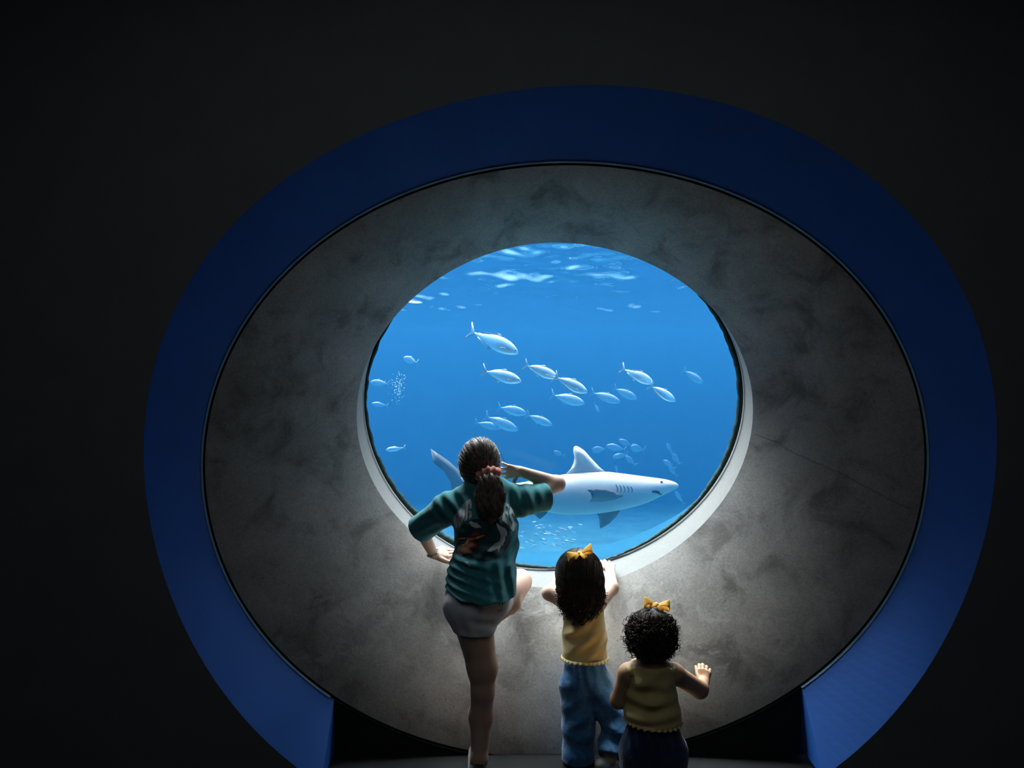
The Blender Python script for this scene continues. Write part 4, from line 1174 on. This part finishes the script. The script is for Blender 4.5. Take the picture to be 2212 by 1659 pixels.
for k in range(300):
    u = np.linspace(0, rs.uniform(.7, 1.04), 22); a = rs.uniform(0, 2 * PI); rr = math.sqrt(rs.uniform(.35, 1.0))
    cen = np.stack([np.interp(u, tt, [p[i] for p in pony]) for i in range(3)], 1); rad = np.interp(u, tt, pr)
    a2 = a + rs.uniform(-.5, .5) * u; wv = .0045 * np.sin(u * rs.uniform(9, 15) + rs.uniform(0, 6.28)) * np.clip(u * 3, 0, 1)
    p = cen + np.stack([np.cos(a2) * rad * rr + wv, -np.abs(np.sin(a2)) * rad * rr * .66 + .4 * wv, .004 * np.sin(u * 11 + a)], 1)
    (Q1 if rs.rand() < .5 else Q2).append(p)
P1 += snap_paths(Q1, pony_sdf, -.001, .0035, rs); P2 += snap_paths(Q2, pony_sdf, 0., .0045, rs)
# a loose strand curving out by the right ear, wisps at the nape
P1.append(np.array([G(1078 + 11 * math.sin(t * 2.3), 975 + 34 * t, 3.09) for t in np.linspace(0, 1, 12)]))
for k in range(14):
    x = rs.uniform(1000, 1030); P2.append(np.array([G(x + rs.uniform(-1, 1) + 6 * t * rs.uniform(-.5, 1), 1036 + 17 * t, 3.06) for t in np.linspace(0, 1, 8)]))
V, Q = tubes(P1, .0011, .0008); sub(fast_obj('hair_strands', V, Q, M['hair_brown']), ghair)
V, Q = tubes(P2, .0010, .0007); sub(fast_obj('hair_strands', V, Q, M['hair_strand']), ghair)
# scrunchie: puckered fabric ring
ax = unit(pony[1] - pony[0] + np.array((0, -.01, 0))); e1 = unit(np.cross(ax, (0, 1, .2))); e2 = np.cross(ax, e1); V, Fs = [], []
nu, nv = 60, 14
for i in range(nu):
    a = 2 * PI * i / nu; rt = .0150 + .0045 * math.sin(a * 11) + .003 * math.sin(a * 5 + 1) + (.005 if math.cos(a - .4) > .6 else 0)
    for j in range(nv):
        b = 2 * PI * j / nv; R0 = .030 + rt * math.cos(b)
        V.append(sc_c + (e1 * math.cos(a) * 1.15 + e2 * math.sin(a) * .85) * R0 + ax * rt * math.sin(b) * 1.1 + ax * .003 * math.sin(a * 7 + b))
Fs = [(i * nv + j, i * nv + (j + 1) % nv, ((i + 1) % nu) * nv + (j + 1) % nv, ((i + 1) % nu) * nv + j) for i in range(nu) for j in range(nv)]
mesh_obj('scrunchie', V, Fs, M['pink'], girl, True)
# beaded bracelet on the left wrist
wd = unit(Lw - Le); wc = Lw - wd * .012; e1 = unit(np.cross(wd, (0, 0, 1))); e2 = np.cross(wd, e1)
bm = bmesh.new(); cols = ['p_white', 'p_teal', 'pink', 'p_white', 'bow', 'stitch']
bms = {}
base = None
bm.free()
V, Q = tubes([[wc + (e1 * math.cos(a) + e2 * math.sin(a)) * .0275 for a in np.linspace(0, 2 * PI, 30)]], .0025, .0025)
base = fast_obj('bracelet', V, Q, M['p_white'], girl)
for k in range(22):
    a = 2 * PI * k / 22; b = bmesh.new()
    r = bmesh.ops.create_icosphere(b, subdivisions=1, radius=.0050); bmesh.ops.translate(b, verts=r['verts'], vec=Vector(wc + (e1 * math.cos(a) + e2 * math.sin(a)) * .0275))
    sub(bm_obj('bead', b, M[cols[k % 6]], None, True), base)

# ---- shared toddler clothing
def ruffle(name, ellipse, n_waves, amp, hgt, mat, parent):
    """lettuce-edged hem: a rippling band hanging from the bottom edge of a top"""
    V, nn = [], n_waves * 8
    for i in range(nn):
        a = 2 * PI * i / nn; c, out_ = ellipse(a)
        w = math.sin(a * n_waves + .8 * math.sin(a * 5)); w2 = math.cos(a * n_waves)
        V += [c + np.array((0, 0, .004)), c + out_ * (.003 + amp * .4 * w) - np.array((0, 0, hgt * .5)), c + out_ * (.006 + amp * w) - np.array((0, 0, hgt + .0025 * w2))]
    Fs = []
    for i in range(nn):
        j = (i + 1) % nn
        Fs += [(3 * i, 3 * j, 3 * j + 1, 3 * i + 1), (3 * i + 1, 3 * j + 1, 3 * j + 2, 3 * i + 2)]
    o = mesh_obj(name, V, Fs, mat, None, True); m_ = o.modifiers.new('t', 'SOLIDIFY'); m_.thickness = .002
    sub(o, parent); return o

def tank_top(person, axis, q, top_y, hem, folds, straps, box_lo, box_hi, wide=.011):
    """sleeveless top: axis = [(point, radius)...], top_y(P) cut height function, hem(P) cut height"""
    def f(P):
        d = None
        for (a, ra), (b, rb) in zip(axis[:-1], axis[1:]):
            v = d_cone(P, a, b, ra + wide, rb + wide, q, YD); d = v if d is None else smin(d, v, .03)
        for fo in folds: d = d + fold(P, *fo)
        d = np.maximum(d, P[:, 2] - top_y(P)); d = np.maximum(d, hem(P) - P[:, 2])
        for st in straps:
            for a, b in zip(st[:-1], st[1:]): d = smin(d, d_cone(P, a, b, .0085, .0085, .5, YD), .004)
        return d
    V, Q = sdf_mesh(f, box_lo, box_hi, .0032)
    return fast_obj('tank_top', V, Q, M['yellow'], person, 1)

# ---- middle toddler: hands on the sill, long dark curls
kid = empty('person', at(1262, 1650, 3.12) * np.array((1, 1, 0)))
tag(kid, 'small child with long dark curls and bright blue jeans gripping the sill', 'person')
hc = at(1250, 1234, 3.31)
Ls, Le, Lw = at(1224, 1302, 3.29), at(1186, 1281, 3.33), at(1206, 1256, 3.46)
Rs, Re, Rw = at(1292, 1302, 3.29), at(1321, 1270, 3.41), at(1318, 1233, 3.57)
foreL = ('c', .015, Le, Lw, .030, .022); foreR = ('c', .015, Re, Rw, .031, .0225)
kp = [('e', 0, hc, (.079, .090, .086)), ('e', .03, hc + (0, .04, -.045), (.058, .05, .05)), ('c', .02, at(1252, 1262, 3.31), at(1256, 1292, 3.30), .034, .040),
      ('c', .03, at(1258, 1306, 3.29), at(1262, 1380, 3.265), .070, .060, .70, YD), ('c', .04, at(1262, 1380, 3.265), at(1264, 1450, 3.23), .060, .070, .7, YD),
      ('c', .03, Ls, Rs, .034, .034), ('c', .02, Ls, Le, .034, .031), foreL, ('c', .02, Rs, Re, .035, .032), foreR,
      ('c', .03, at(1250, 1475, 3.2), at(1250, 1640, 3.12), .05, .032), ('c', .03, at(1285, 1480, 3.2), at(1325, 1556, 3.14), .05, .036), ('c', .03, at(1325, 1556, 3.14), at(1318, 1640, 3.05), .036, .028)]
face_parts(hc, .079, kid, kp, .15)
hR, _ = hand_prims(Rw, np.array((-.04, .90, .36)), np.array((.12, -.50, .86)), np.array((-1., .05, -.1)), .110, curl=(.22, .2, .2, .24), spread=(.18, .03, -.12, -.28), thumb=(.95, .25, .05), fat=1.14)
hL, _ = hand_prims(Lw, np.array((.3, .85, .3)), np.array((-.1, -.5, .86)), np.array((1., -.2, .1)), .098, curl=(.2, .2, .2, .24), fat=1.12)
kbody = build_body(kid, kp, [(hL, foreL), (hR, foreR)], M['skin'], .0042, .0017)
ax = [(at(1260, 1312, 3.285), .080), (at(1263, 1380, 3.255), .080), (at(1263, 1446, 3.225), .086)]
hz1 = at(1262, 1436, 3.14)[2]
top1 = tank_top(kid, ax, .80, lambda P: at(1262, 1322, 3.2)[2] + .0 * P[:, 0] + .03 * np.abs((P[:, 0] - at(1262, 1322, 3.2)[0]) / .08) ** 2 * (-.2), lambda P: hz1 + .0 * P[:, 0],
    [((-.50, 0, .87), 105, .0085, at(1266, 1392, 3.18), .10, .6, .6), ((-.2, 0, 1), 120, .0060, at(1236, 1375, 3.18), .06, 0., .4), ((-.7, 0, .7), 100, .0055, at(1288, 1412, 3.18), .06, .4)],
    [],
    (.14, 3.1, .32), (.46, 3.42, .74))
hcn = at(1263, 1438, 3.225); hcn[2] = hz1 + .002
ruffle('hem_ruffle', lambda a: (hcn + np.array((.0975 * math.cos(a), .0785 * math.sin(a), 0)), np.array((math.cos(a), math.sin(a), 0))), 30, .0045, .007, M['yellow_edge'], top1)

def strap(body, top, pts):
    bpy.context.view_layer.update(); bb_ = bvh_world(body)
    o = strip('strap', pts, .0085, bb_, M['yellow_edge'], None, .003, 2.3, True)
    if o:
        m_ = o.modifiers.new('t', 'SOLIDIFY'); m_.thickness = .003; sub(o, top)
strap(kbody, top1, [(1225, 1334), (1220, 1322), (1216, 1310), (1214, 1300), (1214, 1291)])
strap(kbody, top1, [(1296, 1334), (1299, 1322), (1300, 1310), (1298, 1298)])
def jeans1(P):
    dl = SDF([('c', 0, at(1246, 1485, 3.20), at(1250, 1560, 3.16), .076, .066), ('c', .03, at(1250, 1560, 3.16), at(1248, 1668, 3.11), .066, .070)])(P)
    dr = SDF([('c', 0, at(1287, 1485, 3.195), at(1330, 1562, 3.13), .076, .058), ('c', .02, at(1330, 1562, 3.13), at(1320, 1640, 3.04), .056, .062)])(P)
    c = at(1320, 1633, 3.045); n = unit(at(1320, 1633, 3.045) - at(1330, 1562, 3.13)); dr = np.maximum(dr, (P - _a(c)) @ _a(n))
    d = smin(smin(dl, dr, .012), d_cone(P, at(1263, 1440, 3.215), at(1266, 1475, 3.205), .088, .096, .88, YD), .035)
    d = d + fold(P, (1, 0, .1), 160, .0045, at(1263, 1448, 3.12), .07, 0., .3) + fold(P, (-.5, 0, 1), 85, .0085, at(1240, 1540, 3.08), .09, 0., .8) + fold(P, (.3, 0, 1), 80, .0080, at(1255, 1610, 3.05), .09, .8, 1.1)
    d = d + fold(P, (.5, 0, .9), 85, .0085, at(1330, 1590, 3.04), .08, 0., .8) + fold(P, (.8, 0, .6), 70, .0080, at(1285, 1500, 3.1), .08, .5)
    d = np.maximum(d, P[:, 2] - at(1263, 1438, 3.13)[2]); return np.maximum(d, .012 - P[:, 2])
V, Q = sdf_mesh(jeans1, (.12, 2.94, -.01), (.58, 3.34, .45), .0042)
j1 = fast_obj('jeans', V, Q, M['denim'], kid, 1)
bpy.context.view_layer.update(); bj = bvh_world(j1)
for pts in ([(1305, 1452), (1307, 1470), (1316, 1482), (1325, 1488)], [(1308, 1450), (1311, 1466), (1320, 1477), (1328, 1482)], [(1288, 1560), (1290, 1600), (1288, 1659)], [(1224, 1500), (1222, 1560), (1216, 1659)]):
    sub(strip('stitching', pts, .0014, bj, M['stitch'], None, .0012, 2.4), j1)
def shoe(person, heel, toe, r, mat):
    heel, toe = np.array(heel), np.array(toe); s_ = unit(toe - heel)
    pr_ = [('c', 0, heel, toe, r, r * .92, .8, (0, 0, 1)), ('c', .01, heel - np.array((0, 0, r * .75)), toe - np.array((0, 0, r * .75)), r * 1.08, r * 1.02, .3, (0, 0, 1))]
    lo, hi = bounds(pr_, .02); V, Q = sdf_mesh(SDF(pr_), lo, hi, .0035); so = fast_obj('shoe', V, Q, mat, person)
    for t in (.35, .5, .65):
        m_ = heel + (toe - heel) * t; sd_ = unit(np.cross(s_, (0, 0, 1)))
        path = [m_ + sd_ * r * 1.01 * math.cos(a) + np.array((0, 0, 1)) * r * .84 * math.sin(a) for a in np.linspace(.2, PI - .2, 9)]
        V, Q = tubes([path], .0035, .0035); sub(fast_obj('strap', V, Q, M['p_teal'], None), so)
    return so
M['shoe'] = simple_mat('white_teal_shoe', (.62, .72, .70), .6, .15, 40)
a_ = at(1300, 1650, 3.03); b_ = at(1326, 1652, 3.06); a_[2] = .042; b_[2] = .030
shoe(kid, a_, b_ + np.array((0, .03, 0)), .030, M['shoe'])
a_ = at(1250, 1655, 3.09); shoe(kid, (a_[0], 3.09, .028), (a_[0], 3.19, .026), .028, M['shoe'])

hcen = hc + np.array((0, -.004, .004)); hr = np.array((.097, .104, .097))
hax = [(at(1251, 1240, 3.27), .098), (at(1254, 1280, 3.235), .104), (at(1253, 1312, 3.215), .078), (at(1250, 1328, 3.205), .036)]
def kh(P):
    d = SDF([('e', 0, hcen, hr)] + [('c', .04, a, b, ra * .92, rb * .88, .62, YD) for (a, ra), (b, rb) in zip(hax[:-1], hax[1:])])(P)
    f = (P[:, 1] - (hcen[1] + .05)) * .9 + (hcen[2] - .02 - P[:, 2]) * .3
    w = P - _a(hcen); k = np.clip((hcen[2] - P[:, 2]) / .08, 0, 1)
    d = d + .006 * k * np.sin(w[:, 0] * 120 + 3 * np.sin(w[:, 2] * 45)) * np.sin(w[:, 2] * 95 + w[:, 0] * 30)
    return smax(d, f, .01)
V, Q = sdf_mesh(kh, hcen + (-.16, -.2, -.28), hcen + (.16, .16, .14), .0035)
khair = fast_obj('hair', V, Q, M['hair_dark'], kid)
rs = np.random.RandomState(31); P1 = []
hy = np.array([p[0] for p in hax]); hrr = np.array([p[1] for p in hax]); zz = np.linspace(0, 1, 4)
for k in range(430):                      # over the crown then down the back, waving more towards the ends
    a = rs.uniform(-1.5, 1.5); root = unit((math.sin(a) * .75, rs.uniform(-.35, .25), .85))
    p0 = hcen + root * hr * 1.01
    u = np.linspace(0, rs.uniform(.35, 1.05), 16); cen_ = np.stack([np.interp(u, zz, hy[:, i]) for i in range(3)], 1); rad = np.interp(u, zz, hrr) * rs.uniform(.88, 1.07)
    a2 = a * .98
    body_ = cen_ + np.stack([np.sin(a2) * rad, -np.cos(a2) * rad * .66, 0 * u], 1)
    wv = np.clip(u * 1.3, 0, 1) * .009; ph = rs.uniform(0, 6.28); fr_ = rs.uniform(14, 22)
    body_ += np.stack([np.sin(u * fr_ + ph) * wv, np.cos(u * fr_ + ph) * wv, .5 * np.sin(u * fr_ + ph) * wv], 1)
    mid = hcen + unit((p0 - hcen) / hr + (body_[0] - hcen) / hr) * hr * 1.02
    P1.append(np.concatenate([[p0, mid], body_]))
P0 = []
for k in range(560):                      # combed down from the bow over the crown
    a = rs.uniform(-2.0, 2.0); s_d = unit((rs.normal(0, .10), -.25 + rs.normal(0, .10), 1)); e_d = unit((math.sin(a), -math.cos(a) * 1.0, rs.uniform(-.75, .15)))
    t = np.linspace(0, 1, 12)[:, None]; p = s_d * (1 - t) + e_d * t; p /= np.linalg.norm(p, axis=1)[:, None]
    P0.append(hcen + p * (hr * (1.0 + rs.uniform(0, .025))) + np.array((1, 0, 0)) * .003 * np.sin(t * 8 + a) * t)
P1 = snap_paths(P1, kh, -.001, .004, rs) + snap_paths(P0, kh, .0, .003, rs)
for k in range(150):                      # loose ringlets at sides and ends
    u = rs.uniform(.25, 1.0); c_ = np.array([np.interp(u, zz, hy[:, i]) for i in range(3)]); r_ = np.interp(u, zz, hrr); a = rs.uniform(-1.7, 1.7)
    p0 = c_ + np.array((math.sin(a) * r_, -math.cos(a) * r_ * .6, 0)); d_ = np.array((math.sin(a) * .5, -math.cos(a) * .35, -1))
    P1.append(curl_path(p0, d_, rs.uniform(.022, .040), rs.uniform(.005, .010), rs.uniform(1.0, 2.0), rs, 22, 0, 1.2))
for ang, ln in ((.1, .05), (-.25, .045), (.3, .04), (-.5, .05)):
    P1.append(curl_path(hy[3] + np.array((ang * .08, -.02, .015)), (ang * .3, -.1, -1), ln, .010, 1.6, rs, 26, 0, 1.2))
V, Q = tubes(P1, .0017, .0011); sub(fast_obj('hair_strands', V, Q, M['hair_dark']), khair)
ribbon_bow('hair_bow', at(1252, 1200, 3.245), (.95, 0, .30), (-.15, .70, .70), (-.05, -.60, .80), .104, M['bow'], kid)

# ---- nearest toddler: short curly hair, right hand reaching to the concrete
tod = empty('person', at(1411, 1700, 2.92) * np.array((1, 1, 0)))
tag(tod, 'smallest child with short round curls and navy jeans, one hand raised', 'person')
hc = at(1407, 1372, 2.945)
Ls, Le, Lw = at(1358, 1455, 2.93), at(1336, 1512, 2.955), at(1356, 1522, 3.07)
Rs, Re, Rw = at(1456, 1455, 2.94), at(1511, 1489, 3.05), at(1520, 1473, 3.12)
foreL = ('c', .015, Le, Lw, .031, .024); foreR = ('c', .02, Re, Rw, .033, .0245)
tp = [('e', 0, hc, (.078, .088, .086)), ('e', .03, hc + (0, .04, -.045), (.058, .05, .05)), ('c', .02, at(1407, 1415, 2.945), at(1407, 1442, 2.94), .036, .044),
      ('c', .03, at(1406, 1460, 2.93), at(1408, 1530, 2.925), .078, .082, .8, YD), ('c', .04, at(1408, 1530, 2.925), at(1411, 1590, 2.92), .082, .09, .88, YD),
      ('c', .035, Ls, Rs, .038, .038), ('c', .02, Ls, Le, .037, .033), foreL, ('c', .02, Rs, Re, .038, .035), foreR,
      ('c', .03, at(1378, 1600, 2.92), at(1376, 1680, 2.9), .055, .035), ('c', .03, at(1446, 1600, 2.92), at(1448, 1680, 2.9), .055, .035)]
face_parts(hc, .078, tod, tp, .1)
hR, _ = hand_prims(Rw, np.array((.22, .50, .74)), np.array((.02, -.80, .55)), np.array((-1., .0, .25)), .094, curl=(.48, .46, .48, .50), spread=(.02, .0, -.08, -.22), thumb=(.35, .85, .45), fat=1.28)
hL, _ = hand_prims(Lw, np.array((.35, .85, .2)), np.array((-.8, -.2, .5)), np.array((.1, -.2, 1.)), .092, fat=1.15)
tbody = build_body(tod, tp, [(hL, foreL), (hR, foreR)], M['skin2'], .0042, .0017)
ax = [(at(1406, 1455, 2.93), .084), (at(1408, 1525, 2.925), .087), (at(1410, 1560, 2.92), .096), (at(1411, 1590, 2.92), .096)]
hz2 = at(1411, 1577, 2.83)[2]
top2 = tank_top(tod, ax, .84, lambda P: at(1407, 1447, 2.86)[2] - .10 * np.clip(np.abs(P[:, 0] - at(1407, 1447, 2.9)[0]) - .066, 0, 1) * 9, lambda P: hz2 + .0 * P[:, 0],
    [((-.55, 0, .85), 70, .0085, at(1385, 1495, 2.84), .08, .4, .5), ((.3, 0, 1), 85, .0095, at(1390, 1530, 2.84), .08, 0., .7), ((0, 0, 1), 105, .0075, at(1411, 1553, 2.84), .10, 1.2, .3)],
    [],
    (.40, 2.78, .19), (.72, 3.04, .56))
hcn = at(1410, 1580, 2.92); hcn[2] = hz2 + .002
ruffle('hem_ruffle', lambda a: (hcn + np.array((.1075 * math.cos(a), .0905 * math.sin(a), -.004 * math.cos(a))), np.array((math.cos(a), math.sin(a), 0))), 28, .0055, .008, M['yellow_edge'], top2)
bpy.context.view_layer.update(); bt = bvh_world(top2)
for yy in (1452, 1456):
    sub(strip('neck_binding', [(x, yy + .0006 * (x - 1407) ** 2 * -1 + .5) for x in range(1368, 1447, 6)], .0011, bt, M['yellow_edge'], None, .0012, 2.3), top2)
strap(tbody, top2, [(1365, 1460), (1361, 1449), (1357, 1438), (1355, 1428), (1355, 1421)])
strap(tbody, top2, [(1448, 1460), (1452, 1449), (1456, 1438), (1457, 1428), (1456, 1421)])
def jeans2(P):
    d = SDF([('c', 0, at(1410, 1588, 2.92), at(1411, 1620, 2.92), .104, .112, .9, YD), ('c', .05, at(1380, 1625, 2.92), at(1378, 1695, 2.91), .075, .066), ('c', .05, at(1443, 1625, 2.92), at(1446, 1695, 2.91), .075, .066)])(P)
    d = d + fold(P, (1, 0, .15), 190, .0050, at(1395, 1592, 2.83), .08, 0., .3) + fold(P, (1, 0, .1), 150, .0035, at(1440, 1595, 2.83), .07)
    d = np.maximum(d, P[:, 2] - at(1411, 1580, 2.83)[2]); return np.maximum(d, .012 - P[:, 2])
V, Q = sdf_mesh(jeans2, (.36, 2.76, -.01), (.76, 3.08, .28), .0042)
j2 = fast_obj('jeans', V, Q, M['denim_dark'], tod, 1)
for xx in (1377, 1447):
    a_ = at(xx, 1700, 2.9); shoe(tod, (a_[0], 2.88, .026), (a_[0], 2.97, .024), .026, M['shoe'])
hcen = hc + np.array((0, -.002, .008)); hr = np.array((.092, .098, .096))
def th_(P):
    d = SDF([('e', 0, hcen, hr), ('e', .03, hcen + np.array((0, -.03, -.045)), (.080, .058, .045))])(P); w = P - _a(hcen)
    f = (P[:, 1] - (hcen[1] + .05)) * .9 + (hcen[2] - .02 - P[:, 2]) * .3
    d = d + .006 * np.sin(w[:, 0] * 110 + 2 * np.sin(w[:, 2] * 60)) * np.sin(w[:, 2] * 105 + 1.5 * np.sin(w[:, 0] * 50)) * np.clip((.075 - w[:, 2]) / .05, 0, 1)
    return smax(d, f, .01)
V, Q = sdf_mesh(th_, hcen - .16, hcen + .16, .0035)
thair = fast_obj('hair', V, Q, M['hair_dark'], tod)
rs = np.random.RandomState(44); P1 = []
for k in range(560):
    a = rs.uniform(-2.1, 2.1); el = rs.uniform(-.62, 1.0)
    d_ = np.array((math.sin(a) * math.cos(el), -math.cos(a) * math.cos(el), math.sin(el)))
    if d_[1] > .45: continue
    p0 = hcen + d_ * hr * .95
    dr = unit(d_ * .50 + np.array((rs.normal(0, .35), rs.normal(0, .2), -.75 + .2 * el)))
    P1.append(curl_path(p0, dr, rs.uniform(.022, .046), rs.uniform(.006, .0125), rs.uniform(1.0, 1.9), rs, 24, .006, 1.1))
for k in range(260):                      # combed up over the crown to the bow
    a = rs.uniform(0, 2 * PI); s_d = unit((math.cos(a) * .75, math.sin(a) * .6 - .1, .55 + rs.uniform(-.1, .1)))
    if s_d[1] > .5: continue
    e_d = unit((rs.normal(.12, .08), -.05 + rs.normal(0, .06), 1)); t = np.linspace(0, 1, 10)[:, None]
    p = s_d * (1 - t) + e_d * t; p /= np.linalg.norm(p, axis=1)[:, None]
    P1.append(hcen + p * hr * (1.005 + rs.uniform(0, .02)) + np.array((0, 0, 1)) * .003 * np.sin(t * 9 + a))
V, Q = tubes(P1, .0021, .0014); sub(fast_obj('hair_curls', V, Q, M['hair_dark']), thair)
ribbon_bow('hair_bow', at(1417, 1311, 2.93), (.97, .05, -.20), (.1, .75, .60), (.1, -.45, .88), .096, M['bow'], tod)
